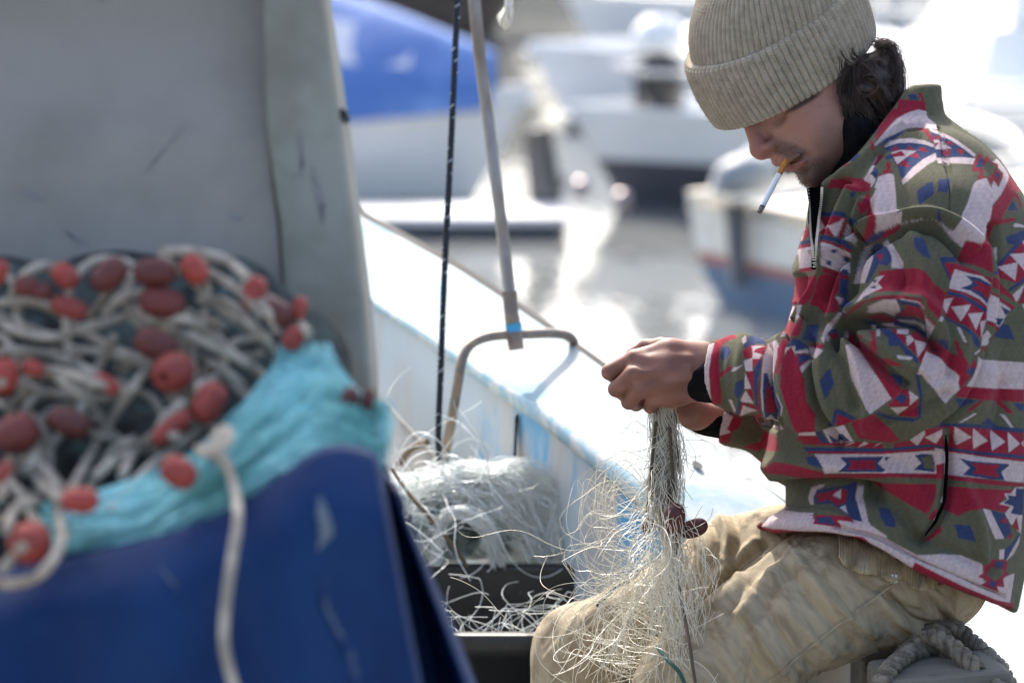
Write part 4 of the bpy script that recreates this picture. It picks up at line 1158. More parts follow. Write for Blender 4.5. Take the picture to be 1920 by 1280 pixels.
# ---- fleece pattern: cloth shapes in the jacket's own flat side pattern (painter's order)
TILE = {1: (1480, 150, 6.4), 2: (1680, 150, 6.4), 3: (1450, 330, 6.4), 4: (1680, 330, 6.4), 5: (1450, 500, 6.4), 6: (1680, 500, 6.4),
        7: (1290, 620, 5.333), 8: (1500, 640, 5.818), 9: (1680, 640, 5.818), 10: (1400, 780, 5.565), 11: (1640, 800, 6.095), 12: (1560, 940, 5.333)}
PATTERN = """
11 B 0,260 300,250 720,215 860,225 1000,250 1300,290 1720,330 1720,365 1300,320 860,255 700,240 0,290
11 R 0,290 700,240 860,255 1300,320 1720,365 1720,395 1300,350 860,290 700,270 0,320
11 W 0,320 700,275 860,290 1300,350 1720,400 1720,640 1300,590 850,550 690,530 0,520
11 B 985,360 1100,390 1520,420 1530,440 1440,510 1480,610 1300,590 1010,550 1090,470
11 R 1090,410 1430,430 1370,490 1420,580 1250,550 1120,530 1170,470
11 B 470,330 560,310 680,320 680,515 560,500 440,490 530,410
11 O 540,350 670,330 670,480 560,470
11 B 0,350 190,345 70,430 110,500 0,500
11 R 0,380 80,380 30,430 60,470 0,470
11 R 0,520 690,535 850,550 1300,600 1720,650 1720,680 1400,670 850,600 690,590 0,560
11 R 0,640 690,650 700,760 590,990 400,890 150,740
11 R 840,680 1300,710 1600,720 1500,800 1430,870 1540,910 1510,980 1370,950 1250,930 1100,950 960,1020 800,950
11 W 1610,690 1560,760 1480,760 1520,830 1420,880 1560,910 1490,990 1560,1100 1720,1250 1720,690
11 B 1620,700 1720,710 1720,1020 1560,990 1600,910 1470,870 1540,820 1510,780 1620,790
11 W 1230,930 1320,950 1400,1110 1490,1280 1380,1280 1290,1080
11 B 1320,950 1490,990 1560,1130 1580,1220 1500,1280 1400,1110
11 R 1430,1080 1490,1030 1540,1120
11 R 1580,1150 1640,1040 1690,1200
11 R 1580,1200 1600,1280 1530,1280
11 B 920,1110 1090,1130 1130,1280 960,1270
11 B 50,920 160,930 230,1070 220,1150 120,1120 60,1030
11 W 720,230 810,160 800,400 690,420
11 R 690,430 800,405 800,560 700,570
11 W 750,860 800,780 790,880
11 W 680,1040 760,910 700,1060 640,1060
11 R 640,960 740,900 660,1060 600,1040
11 R 600,1280 740,1130 770,1180 690,1240
12 W -200,170 80,190 210,170 340,230 480,330 620,410 840,530 1080,520 1300,540 1500,620 1520,800 1880,740 1840,1060 1660,1000 1300,850 1000,700 820,610 780,690 580,560 400,440 300,370 -200,340
12 R -200,325 0,330 300,360 400,430 580,550 780,672 815,595 1000,690 1300,840 1660,990 1920,1060 1900,1200 1740,1200 1300,1030 1000,890 780,760 560,640 380,500 280,420 -200,420
12 R 1600,580 1720,580 1790,620 1760,680 1800,740 1730,780 1750,870 1660,850 1690,920 1490,840 1560,790 1460,750 1520,710 1510,640 1580,630
12 O 1600,650 1700,680 1750,690 1700,760 1640,800 1560,740
12 B 1640,600 1730,600 1740,640 1680,680 1630,640
12 B 1590,800 1650,800 1640,870 1570,830
12 W 1680,480 1740,480 1730,580 1680,580
12 B 1740,480 1820,430 1920,300 1920,350 1760,590 1735,580
12 W 1920,350 1760,600 1850,540 1920,420
12 B 1220,230 1380,240 1440,400 1290,370
12 R 920,390 1080,240 1090,300 960,390
10 W 180,1030 330,1005 700,1010 680,1130 980,1160 940,1080 1100,1100 1220,1090 1300,1140 1447,1240 1447,1290 1200,1255 600,1215 200,1175 140,1195
10 R 120,1180 200,1165 600,1205 1200,1250 1250,1290 1100,1320 600,1300 150,1260
10 R 640,1030 720,1040 690,1120 990,1160 940,1080 1110,1100 1090,1040 900,1030
10 B 730,1060 870,1040 930,1130 740,1110
10 W 690,930 680,870 720,770 800,730 860,730 770,790 730,860 720,940
10 B 770,780 1000,740 1180,690 1150,850 1200,1090 1110,1080 1050,1020 900,920 760,930 730,900
10 R 760,830 1000,770 1080,780 1050,900 960,940 880,880 770,910
10 W 920,830 1010,770 1000,870
10 W 980,960 1040,930 1060,1020
10 W 1180,730 1250,740 1230,850 1260,1080 1290,1140 1200,1090 1150,850
10 W 720,400 990,400 1447,390 1447,590 940,590 820,600 740,480
10 B 980,430 1440,420 1360,490 1440,560 1400,580 950,580 1040,500
10 R 1060,460 1350,460 1320,500 1350,550 1040,555 1090,500
10 R 820,610 1447,590 1447,640 900,660
10 R 200,540 300,480 500,510 800,590 860,660 700,680 400,620 220,610
10 B 620,430 730,420 800,550 640,500
10 R 560,200 740,210 840,280 1160,270 1447,290 1447,350 1100,320 600,300
10 W 1040,320 1120,270 1150,280
10 W 1180,330 1250,270 1300,290
10 W 1340,330 1400,290 1447,280
10 B 600,330 1447,340 1447,380 640,370
10 R 640,370 1447,378 1447,400 650,392
10 W 60,1100 70,950 150,820 230,810 200,1000 180,1040 80,1150
10 O 230,810 330,830 390,930 350,1010 200,1030
9 W 870,160 900,195 1400,230 1400,520 1100,515 760,490 830,370 860,260
9 R 710,500 760,490 1100,515 1400,520 1400,660 960,640 650,600
9 B 640,620 900,640 720,730
9 R 910,650 960,640 850,750 790,760
9 R 1090,650 1160,650 1290,780 1240,790
9 B 1280,670 1400,680 1400,760 1350,750
9 W 720,890 870,780 890,790 750,890
9 W 1150,790 1200,800 1290,940 1260,940
9 B 950,900 1020,830 1130,930
9 B 380,940 560,900 900,905 1400,950 1400,1000 900,945 560,935
9 R 340,960 540,930 900,945 1400,1000 1400,1240 900,1200 600,1160 360,1130 0,1170 0,1110 200,1080
9 W 680,930 860,1050 695,1140
9 W 870,950 1030,1085 870,1175
9 W 1060,965 1200,1095 1050,1190
9 W 1230,985 1355,1115 1225,1210
9 W 1370,1110 1400,1080 1400,1150
9 W 340,1050 545,960 540,1030 460,1120
9 W 180,1080 330,970 340,1020 260,1145
9 O 550,950 620,950 650,1070 560,1130
9 B 0,1160 360,1130 460,1140 600,1160 900,1200 1400,1240 1400,1280 900,1232 600,1190 400,1160 0,1200
3 R 700,30 1200,90 1170,180 960,190 760,130 660,150
3 W 1100,10 1240,60 1190,130 1130,60
3 R 980,310 1040,330 1090,260 1160,190 1180,280 1120,420 1030,470
3 B 900,210 990,180 960,250 920,260
3 B 580,430 830,440 880,500 780,510 580,470
3 W 550,500 860,520 750,740 540,680
3 R 560,480 830,500 760,560 620,610
3 R 540,680 620,620 700,730 660,740
3 R 840,510 880,520 800,740 740,750
3 B 520,700 690,750 810,770 930,850 930,900 700,790 520,780
3 R 520,770 690,810 800,840 930,900 920,935 800,870 520,800
3 W 520,805 680,840 920,935 900,1190 770,1150 570,1090 520,1080
3 B 650,900 730,880 740,930 660,940
3 B 600,1020 670,1030 660,1090 600,1060
3 B 820,960 910,970 900,1040 840,1020
3 B 800,1120 890,1130 880,1180 800,1160
3 B 900,500 980,530 960,600 900,560
3 R 860,560 960,640 1000,740 960,760 880,600
3 W 890,570 930,620 950,700 930,800 830,770 860,640
3 W 950,700 1000,760 960,850 940,800
3 R 440,310 450,400 400,480 340,580 370,430
3 W 430,320 470,360 470,700 350,780 400,600
3 R 470,540 480,700 380,760 440,580
3 B 340,780 470,760 470,800 340,820
3 R 340,820 470,800 470,840 340,870
3 W 330,870 470,840 470,1090 310,1110
3 R 310,1110 470,1090 470,1150 300,1160
3 R 300,1220 470,1190 470,1290 290,1290
3 B 280,760 330,790 300,850 270,830
3 R 560,1100 770,1150 900,1200 880,1240 540,1160
5 R 290,130 470,110 460,250 400,400 320,470 250,440 250,250
5 R 500,120 600,90 760,130 770,280 700,370 760,430 760,540 600,560 520,480 400,460 460,280
5 O 300,65 470,60 470,110 300,130
5 B 780,50 890,60 880,460 800,500 770,450 830,380 770,330
5 R 780,90 890,110 890,150 780,150
5 W 700,370 760,360 820,390 790,470 760,430
5 B 400,700 560,690 540,900 340,880 370,800
5 W 650,700 760,560 840,530 720,730 600,920 580,860
5 R 200,720 340,590 360,600 300,830 180,830
5 W 240,470 300,460 290,600 250,640
5 W 150,720 190,730 150,830 90,840
5 R 80,720 150,680 180,720 100,800
3 W 1380,0 1500,-30 1500,420 1420,480 1210,690 1220,600 1170,290 1240,160
3 W 1210,690 1420,480 1540,420 1540,560 1350,640
3 R 1130,420 1170,290 1220,600 1200,690 1120,770 1060,790 1090,620
3 B 1090,790 1200,710 1350,650 1470,640 1300,740 1130,810
3 R 1350,650 1540,570 1540,620 1440,700 1130,830 1300,740
3 W 1110,850 1210,820 1170,990 1060,1290 960,1290 1060,980
3 B 1210,820 1300,810 1420,980 1330,1090 1230,1060 1100,1290 1070,1290 1170,990
3 R 1210,950 1300,940 1250,1030
3 W 1330,800 1390,760 1540,1050 1540,1110 1380,1110 1400,980
1 R 1250,320 1330,250 1470,240 1490,110 1560,120 1640,130 1830,130 1850,265 1740,245 1600,290 1450,370 1330,480 1200,610 1100,700 1110,650 1200,480 1340,330
1 B 1620,50 1720,50 1740,120 1640,130
1 R 1740,30 1790,30 1830,120 1800,130
1 W 1850,262 1740,245 1600,290 1450,370 1330,480 1200,610 1080,740 1090,760 1260,640 1420,570 1560,500 1700,480 1800,490 1950,510 1950,430 1860,340
1 B 1140,760 1260,650 1420,575 1540,510 1500,570 1400,630 1240,720 1180,740
1 B 1100,560 1190,450 1200,480 1120,600
1 R 1700,485 1800,490 1860,620 1870,690 1830,670 1790,580
1 W 1230,750 1320,680 1450,640 1600,630 1750,660 1870,710 1870,755 1740,710 1580,690 1420,700 1300,740 1240,770
1 B 1230,770 1300,740 1420,700 1580,690 1740,710 1875,755 1875,820 1700,910 1560,1010 1400,1180 1370,1000 1320,900 1230,930 1210,900 1310,840
1 W 1300,830 1450,785 1640,795 1540,860 1500,890 1370,975 1330,880
1 R 1310,815 1380,730 1420,785
1 R 1500,780 1570,730 1620,785
1 R 1650,790 1740,740 1785,815
1 R 1310,850 1450,800 1500,860 1330,885
1 R 1530,870 1640,815 1670,895
1 R 1370,980 1490,910 1530,1015
1 W 1875,820 1875,910 1750,980 1600,1090 1410,1240 1400,1180 1560,1020 1700,910
1 R 1030,700 1060,690 1080,820 1040,810
1 W 920,1170 1030,1010 1150,850 1130,930 1050,1040 960,1150
1 R 1150,850 1210,870 1120,970 1050,1010
1 B 1010,1110 1060,1030 1120,1060 1060,1170
1 R 1230,950 1290,960 1270,1050 1310,1080 1190,1110 1160,1080 1230,1040
1 R 1110,1120 1190,1110 1180,1180 1140,1200
1 W 1030,1290 1100,1150 1200,1110 1260,1100 1300,1110 1300,1290
1 W 920,1160 1000,1120 1060,1180 1020,1240
1 R 480,1240 560,1190 700,1160 900,1180 1000,1240 980,1290 470,1290
1 R 660,1030 740,960 700,1030
1 B 740,960 880,820 860,900 780,970
2 W 560,495 600,500 700,560 820,650 940,760 1040,860 1020,900 900,780 780,670 660,580 570,540
2 B 570,540 660,580 780,670 900,780 1030,905 600,885
2 W 590,650 640,650 780,775 600,775
2 R 590,600 670,600 670,650 600,640
2 R 600,690 650,690 600,750
2 R 690,680 800,690 790,745
2 R 650,790 770,785 730,880
2 R 820,785 920,790 890,870
2 W 600,890 880,890 1030,910 990,985 830,970 600,960
2 W 1220,960 1330,900 1480,1080 1440,1110 1380,1180 1320,1290 1280,1290 1350,1100
2 R 1080,840 1130,920 1170,865 1220,960 1300,985 1270,1070 1350,1100 1290,1190 1260,1270 1210,1190 1170,1260 1145,1150 1000,1190 1050,1110 1060,1080 950,1075 1010,960
2 O 1170,940 1210,990 1260,1000 1240,1070 1210,1110 1180,1150 1090,1130 1110,1080 1090,1040 1130,990
2 B 1080,890 1130,960 1090,1030 1010,1030 1050,970
2 B 1230,1090 1310,1110 1270,1180
4 B 295,160 440,60 500,50 495,200 320,340 300,320
4 B 575,15 725,15 660,180 545,170
4 R 1420,-10 1440,-90 1540,20 1640,200 1480,170 1420,260 1330,400 1280,490 1180,590 1150,700 1110,900 1110,1180 1000,1110 860,1060 740,1010 790,860 820,770 990,830 1060,720 1130,540 1150,380 1280,220
4 W 1010,40 1130,10 1170,130 1215,45 1260,130 1330,0 1420,-10 1280,220 1170,340 1130,540 1060,720 990,830 820,770 790,860 690,760 600,620 500,530 380,515 200,545 50,580 80,565 300,515 460,520 570,570 690,665 780,520 860,350 960,90
4 R 1440,210 1490,200 1530,370 1510,380
4 R 1180,590 1250,520 1430,500 1420,540 1300,570
4 B 1340,410 1410,290 1460,410
4 W 1390,590 1420,570 1540,600 1540,620 1400,615
4 B 1300,740 1540,640 1540,720 1400,830 1330,820
4 R 1540,730 1540,1290 1400,1290 1130,1185
4 B 1110,1180 1540,650 1540,730 1150,1190
4 W 1480,790 1540,770 1540,880
4 W 1340,940 1540,930 1540,1100 1500,1160
4 W 1210,1090 1420,1040 1390,1260
4 W 1180,860 1215,850 1210,1010 1190,1010
4 O 730,1020 860,1070 1000,1110 1110,1180 1110,1220 960,1150 820,1100 720,1060
4 R 570,1040 720,1050 900,1130 1110,1250 1090,1290 960,1200 800,1160 690,1120 650,1240
4 W 690,1120 800,1160 960,1200 1080,1290 640,1290
4 B 510,970 730,970 720,1030 570,1040 650,1230 640,1270 560,1100
4 B 190,740 330,740 360,830 400,1000 290,950 210,880
4 B 500,500 520,370 570,560
4 W 0,1020 60,1110 0,1120
5 R 1230,60 1540,30 1540,290 1140,310 1260,250 1210,180
5 W 900,460 1200,130 1290,110 1210,200 1260,260 1100,330 1000,390
5 B 1150,180 1210,150 1180,200
5 B 1110,260 1180,230 1190,270
5 B 1000,380 1080,340 1080,380
5 O 1100,340 1300,300 1540,290 1540,340 1300,350 1130,390
5 R 900,500 1000,430 1200,360 1540,340 1540,390 1250,390 1050,430 920,540 850,640 860,570
5 W 1090,480 1250,400 1420,400 1500,520 1450,590 1300,540 1120,560
5 B 1410,400 1540,400 1540,470 1480,450
5 B 1450,580 1540,490 1540,620
5 R 1100,600 1300,560 1540,650 1540,690 1280,640
5 B 1080,640 1250,650 1400,760 1540,860 1540,950 1370,950 1370,850 1200,700
5 R 1370,700 1540,790 1540,850 1450,800
5 W 1330,680 1520,670 1540,720 1420,720
5 W 1230,700 1275,700 1270,840 1230,830
5 R 930,780 1060,830 1050,900 1250,1100 1340,1180 1400,1290 1200,1290 1100,1080 940,880
5 R 1150,750 1200,760 1220,930 1260,1080 1180,980
5 R 1260,1090 1400,1110 1520,1180 1400,1170
5 W 890,800 940,770 960,870 900,850
5 W 870,950 960,930 1080,1060 1200,1290 930,1290
5 B 700,760 780,740 800,790 720,820 660,800
5 R 660,810 820,790 820,850 750,870
5 W 650,840 700,830 680,900 650,890
5 R 440,960 540,915 640,950 560,980 470,970
5 W 450,970 520,970 600,1000 500,1100 470,1080
5 B 160,910 230,860 330,880 440,960 260,1020 190,950
5 R 100,900 190,850 220,860 130,1000 40,1290 10,1290 70,1050
5 W 130,970 270,950 260,1010 440,990 430,1030 270,1040 230,1160 150,1110
5 B 200,1100 240,1040 270,1020 230,1110
5 R 60,1290 170,1000 220,990 160,1110 230,1160 300,1040 450,1050 320,1290
5 B 300,1050 470,1060 450,1110 330,1150 310,1240
5 W 320,1200 460,1110 480,1130 380,1230 330,1290
6 R 0,30 240,20 340,80 430,200 600,320 560,380 520,570 460,640 340,480 250,380 0,300
6 O 0,310 240,340 320,390 340,480 470,620 450,650 320,500 250,390 0,340
6 R 0,350 250,390 310,480 320,570 450,680 440,710 330,600 280,470 0,385
6 W 0,385 230,420 300,490 340,620 440,720 400,880 380,780 310,520 230,440 0,405
6 B 0,400 230,440 300,500 240,490 0,440
6 R 90,460 250,490 310,560 330,650 250,600 0,590 80,520
6 B 0,600 200,600 330,650 380,750 300,650 0,640
6 W 30,630 230,640 340,700 370,780 280,690 60,650
6 B 0,640 100,680 250,710 370,790 385,880 270,760 0,700
6 W 0,750 150,740 130,810 0,800
6 R 0,800 100,830 110,940 0,830
6 W 110,830 270,790 220,870 120,950
6 R 150,810 270,760 380,870 370,920 210,880
6 W 210,880 365,910 300,1030 240,1090
6 R 120,950 210,880 240,1080
6 R 240,1090 370,920 390,930 270,1180
6 B 0,830 100,960 230,1090 245,1170 100,1050 0,910
6 W 0,1060 170,1080 180,1100 0,1100
6 W 340,610 445,720 400,880 385,780
6 W 690,30 830,80 1000,120 1095,220 1085,240 1060,490 960,390 800,310 630,270 640,180
6 B 810,110 960,140 1090,220 1085,250 1055,460 990,380 860,290 740,260 860,220 880,190
6 R 890,160 960,190 1090,250 1060,410 980,310 870,265 940,230
6 R 630,260 800,310 960,400 1050,490 1045,520 930,420 770,330 620,290
6 B 610,290 780,340 930,430 1045,510 1040,580 900,460 760,380 600,330
6 R 600,340 760,380 900,460 1040,560 1030,700 980,860 920,790 800,700 680,650 570,580 540,480 560,380
6 W 570,390 670,370 590,560 545,490
6 W 650,480 870,455 760,655
6 W 830,565 1005,550 930,760
6 W 975,660 1035,640 985,860
6 B 520,580 680,650 800,710 920,800 985,920 970,960 900,850 760,720 540,610
6 W 480,650 510,595 550,610 520,660
6 W 720,720 760,730 830,910 800,900
6 B 460,870 590,880 640,1020 560,970
6 R 390,880 460,880 560,970 640,1030 790,1080 850,1160 800,1290 730,1290 560,1140 480,1060 370,990
6 R 690,880 730,890 780,1000 800,1100 740,1060
6 W 350,1010 480,1060 560,1150 740,1290 230,1290 300,1110
6 W 910,1040 980,980 970,1020 920,1055
6 B 880,830 930,830 985,930 960,970 890,900
6 W 1090,340 1230,420 1350,510 1290,620 1250,720 1040,640 1050,440
6 R 1110,120 1250,220 1350,340 1400,430 1300,350 1100,250
6 R 1090,310 1220,370 1390,480 1370,520 1230,410 1090,340
6 B 1240,470 1340,530 1300,590
6 B 1120,620 1280,620 1240,710
6 B 1310,280 1540,90 1540,150 1330,300
6 W 1360,340 1490,210 1440,350 1400,430
6 R 1420,440 1520,150 1540,440
6 W 1460,455 1540,450 1540,600
6 B 1180,840 1260,690 1340,700 1420,880
6 R 1050,650 1240,740 1210,770 1040,690
6 W 1050,760 1120,880 1110,930 990,950 1000,830
6 R 990,960 1090,950 1040,1060
7 W 170,150 280,120 240,250 215,400 230,600 260,740 190,720 140,700 100,400 150,180
7 R 280,120 340,80 440,20 510,60 400,110 340,170 320,300 330,500 360,740 260,740 230,600 215,400 240,250
7 B 350,160 420,150 440,210 380,300 340,280
7 W 550,80 590,40 600,120 560,130
7 B 640,40 720,40 820,130 700,130 560,180 580,130
7 R 560,190 650,140 820,150 760,260 690,330 650,380 650,280 560,270
7 W 650,150 800,150 690,180 660,220
7 W 660,210 760,240 720,280 650,280
7 W 560,300 650,270 650,410 580,400
7 R 580,410 660,400 660,580 640,580
7 W 575,420 640,580 570,580
7 R 590,580 650,590 670,700 620,650
7 W 530,700 580,600 670,730 540,710
7 R 530,720 700,750 720,800 560,740
7 W 560,750 710,800 540,860
7 R 530,720 560,740 540,870 740,840 740,870 530,890
7 B 660,400 720,280 740,300 700,500 700,700 740,830 690,740 660,600
7 B 480,520 560,480 560,600 500,690 470,620
7 R 330,420 440,340 430,390 330,470
7 W 440,410 460,370 550,340 480,400
7 W 420,690 450,690 500,800 490,830
7 B 510,700 540,700 530,870 510,870
7 R 740,300 760,260 730,420 720,600 740,800 800,940 870,1010 780,950 720,800 700,600
7 W 760,260 830,130 900,90 920,180 880,300 850,450 880,620 940,760 940,900 990,1000 870,980 800,900 750,780 730,600 740,420
7 B 760,430 800,420 840,560 850,460 880,640 930,760 935,910 850,840 800,890 770,800 750,600
7 R 800,500 840,600 900,760 900,830 800,820 780,700
7 W 820,440 850,460 840,560
7 R 900,180 950,80 1010,80 940,300 880,380
7 R 990,200 1040,160 1100,330 1160,480 1180,700 1280,840 1280,1020 1080,1020 1000,830 910,560 930,320
7 W 380,790 530,890 470,1010 510,1050 280,1100 160,1030 310,990 330,870
7 R 530,890 640,900 600,1000 510,1050 470,1010
7 R 280,1100 520,1050 480,1160 400,1150
7 R 760,930 880,1040 840,1150 620,1200 800,1250 950,1200 940,1080
8 B 320,280 370,460 260,640 200,430
8 W 495,40 560,20 640,60 800,320 1000,620 760,790 710,740 560,380
8 R 600,0 700,0 830,160 920,240 1000,360 1110,520 1020,620 1000,630 800,310 690,130
8 R 740,0 800,0 830,170 780,120
8 R 900,220 1050,230 1100,270 960,260
8 W 1030,150 1200,180 1190,200 1060,190
8 B 980,340 1130,380 1110,490 1060,460
8 B 1240,340 1290,370 1325,600 1325,830 1240,880 1000,850 800,790 860,760 1010,820 1280,840 1290,600
8 R 960,690 1110,530 1175,500 1190,720 970,710
8 B 1030,620 1110,560 1160,610 1110,690
8 W 1180,530 1280,610 1190,700
8 W 980,720 1180,710 1080,800
8 R 1080,810 1280,620 1290,830
8 R 560,880 800,790 870,840 1000,950 1120,1080 1000,1110 780,1080 640,1060
8 O 500,910 550,890 660,1060 640,1080 560,1020
8 B 370,740 420,730 630,840 590,860 400,790 380,920 330,940
8 R 390,920 400,790 590,860 480,920
8 W 270,970 480,910 600,1090 480,1110 350,1110
8 B 320,1010 440,1090 460,1000 560,1090 380,1110
8 B 190,990 240,980 350,1120 250,1110
8 W 0,1000 180,990 190,1030 0,1030
8 R 0,1030 190,1030 230,1100 0,1090
9 R 340,20 480,60 560,120 720,200 770,240 740,320 690,480 680,400 640,330 540,260 460,170 330,110
9 W 320,110 460,170 540,260 640,330 690,380 680,460 700,520 620,590 540,680 440,560 330,440 220,310
9 R 740,320 830,200 860,260 800,380 720,500 690,470
9 B 760,300 830,280 840,320 800,380 750,330
"""
DYE = {'O': (0.094, 0.090, 0.058), 'R': (0.225, 0.016, 0.034), 'W': (0.45, 0.36, 0.365), 'B': (0.028, 0.042, 0.105)}
# the flat pattern is wrapped on the near side of the cloth: its reference depth follows chest, sleeve and hem
ux, uy = side_uv(jv, -.185)
up_t = np.interp(ux, [1480, 1530, 1600, 1700, 1760, 1850, 1920], [-.05, -.13, -.19, -.275, -.29, -.22, -.13])
mid_t = np.interp(ux, [1300, 1430, 1560, 1650, 1780, 1850, 1920], [-.125, -.185, -.245, -.29, -.30, -.225, -.17])
low_t = np.interp(ux, [1410, 1470, 1560, 1800, 1920], [-.10, -.18, -.215, -.225, -.15])
f1 = np.clip((uy - 560) / 80, 0, 1); f2 = np.clip((uy - 815) / 50, 0, 1)
jdd = (up_t * (1 - f1) + mid_t * f1) * (1 - f2) + low_t * f2
kk_ = FPX / (D + jdd)
jx0, jy0 = 960 + jv[:, 0] * kk_, 640 - jv[:, 1] * kk_
jcol = np.zeros((len(jv), 3))
polys_ = []
for line in PATTERN.strip().splitlines():
    t, cname, *pts = line.split()
    x0, y0, s = TILE[int(t)]
    polys_.append((np.array(DYE[cname]), np.array([[x0 + float(a) / s, y0 + float(b) / s] for a, b in (p.split(',') for p in pts)])))
for ox, oy in ((-.9, -.4), (.4, -.9), (.9, .4), (-.4, .9)):
    jx = jx0 + ox; jy = jy0 + oy
    c = np.tile(np.array(DYE['O']), (len(jv), 1))
    for dye, pl in polys_:
        m = np.nonzero((jx >= pl[:, 0].min()) & (jx <= pl[:, 0].max()) & (jy >= pl[:, 1].min()) & (jy <= pl[:, 1].max()))[0]
        if len(m):
            c[m[in_poly(jx[m], jy[m], pl)]] = dye
    jcol += c / 4
jcol *= (1 + 0.10 * vnoise(jv, 900, 23))[:, None]
M_fleece = mat("fleece", (0.5, 0.1, 0.1), attr="Col", rough=0.95, spec=0.08, sheen=0.06, bump=0.7, bscale=800, bdist=0.0014)
emit("jacket", jv, jf, M_fleece, man, jcol)
# brushed pile: short fibres dyed like the cloth under them
rp_ = np.random.default_rng(77)
jn_ = normals(jv, jf)
if ((jv[:, 2] < D - .15) * jn_[:, 2]).sum() > 0: jn_ = -jn_
near = np.nonzero(jn_[:, 2] < .35)[0]
pick = rp_.choice(near, 34000)
base = jv[pick]; dirn = jn_[pick] + rp_.normal(size=(len(pick), 3)) * .55 + np.array([0, -.25, 0]); dirn /= np.linalg.norm(dirn, axis=1, keepdims=True)
ln = (.0010 + .0016 * rp_.random(len(pick)))[:, None]
S = np.stack([base - jn_[pick] * .0003, base + dirn * ln * .55, base + dirn * ln + rp_.normal(size=base.shape) * .0003], 1)
v, f = strands(S, .00011, 3)
emit("fleece_pile", v, f, M_fleece, man, np.repeat(np.clip(jcol[pick] * 1.15, 0, 1), 9, axis=0))
# ---- knit cap: folded cuff and crown
M_knit = mat("grey_wool", (0.385, 0.325, 0.24), c2=(0.29, 0.24, 0.17), scale=70, lo=0.35, hi=0.7, rough=0.95, spec=0.1, sheen=0.3, bump=0.9, bscale=700, bdist=.0015)
def cam_ring(cx, cy, A, Bv, th):
    """A=(ax,ay,ad) back direction, Bv = near-side direction, in px; returns camera-frame points"""
    x = cx - A[0] * np.cos(th) + Bv[0] * np.sin(th); y = cy - A[1] * np.cos(th) + Bv[1] * np.sin(th)
    dd = (-A[2] * np.cos(th) + Bv[2] * np.sin(th)) * PX
    d = D + dd
    return np.stack([(x - 960) / FPX * d, -(y - 640) / FPX * d, d], -1)
NR = 84
TH_ = np.linspace(0, 2 * math.pi, NR * 12, endpoint=False)
def rib(th, amp):
    ph = th * NR
    return amp * (np.abs(np.sin(ph / 2)) ** .6 - .6)
def stitch(t, th, n, amp):
    ph = th * NR
    return amp * np.sin(t * n * 6.2832 + np.abs(np.sin(ph / 2)) * 2.6)
rows_k = []
NJ = 110
lo_r = (1492, 151, (149, -88, 0), (20, 36, -112))
up_r = (1444, 34, (160, -85, 0), (14, 48, -116))
for j in range(NJ):
    t = j / (NJ - 1)
    cx, cy = [lo_r[k] * (1 - t) + up_r[k] * t for k in (0, 1)]
    A = [lo_r[2][k] * (1 - t) + up_r[2][k] * t for k in range(3)]; Bv = [lo_r[3][k] * (1 - t) + up_r[3][k] * t for k in range(3)]
    bulge = 1 + .035 * math.sin(t * math.pi) - (.035 * ((t - .93) / .07) ** 2 if t > .93 else 0) - (.03 * ((.06 - t) / .06) ** 2 if t < .06 else 0)
    wave = 1 + .010 * np.sin(TH_ * 5 + 1) * t + .006 * np.sin(TH_ * 11) * t
    A = [a * bulge for a in A]; Bv = [b * bulge for b in Bv]
    ring_ = cam_ring(cx, cy + 2.2 * math.sin(t * 3), A, Bv, TH_)
    c0 = ring_.mean(0)
    out = ring_ - c0; L = np.linalg.norm(out, axis=1, keepdims=True)
    edge = 1.0
    rad_ = (rib(TH_, .0046) + stitch(t, TH_, 26, .0008)) * edge
    ring_ = c0 + out * wave[:, None] + out / L * rad_[:, None]
    rows_k.append(ring_)
# tuck under at both edges
cuff = np.array(rows_k)
inner_lo = cuff[0] + (cuff[0].mean(0) - cuff[0]) * .07
inner_up = cuff[-1] + (cuff[-1].mean(0) - cuff[-1]) * .10
inner_up2 = cuff[-8] + (cuff[-8].mean(0) - cuff[-8]) * .10
cuff = np.concatenate([[inner_lo], cuff, [inner_up], [inner_up2]])
cap = empty("knit_cap_tmp", (0, 0, 0)); bpy.data.objects.remove(cap)
g_v, g_f = grid_faces(cuff, False, True)
cuff_o = emit("cap_cuff", g_v, g_f, M_knit, man)
rows_k = []
NJ = 120
apex = np.array([1416, -112]); 
for j in range(NJ):
    t = min(j / (NJ - 1), .99999)
    # centre climbs from inside the cuff to the apex
    cx = 1451 * (1 - t) + apex[0] * t; cy = 50 * (1 - t) + apex[1] * t
    rr0 = (1 - t ** 2.6) ** .55
    A = (149 * rr0, -80 * rr0, 0); Bv = (14 * rr0, 46 * rr0, -109 * rr0)
    ring_ = cam_ring(cx, cy, A, Bv, TH_)
    c0 = ring_.mean(0); out = ring_ - c0; L = np.linalg.norm(out, axis=1, keepdims=True) + 1e-9
    slump = 1 + (.02 * np.sin(TH_ * 3 + 2) + .012 * np.sin(TH_ * 7)) * math.sin(t * 3)
    k = min(1, rr0 * 1.6)
    ring_ = c0 + out * slump[:, None] + out / L * ((rib(TH_, .0044) + stitch(t, TH_, 36, .0008)) * k)[:, None]
    rows_k.append(ring_)
cr = np.array(rows_k)
g_v, g_f = grid_faces(cr, False, True)
emit("cap_crown", g_v, g_f, M_knit, man)
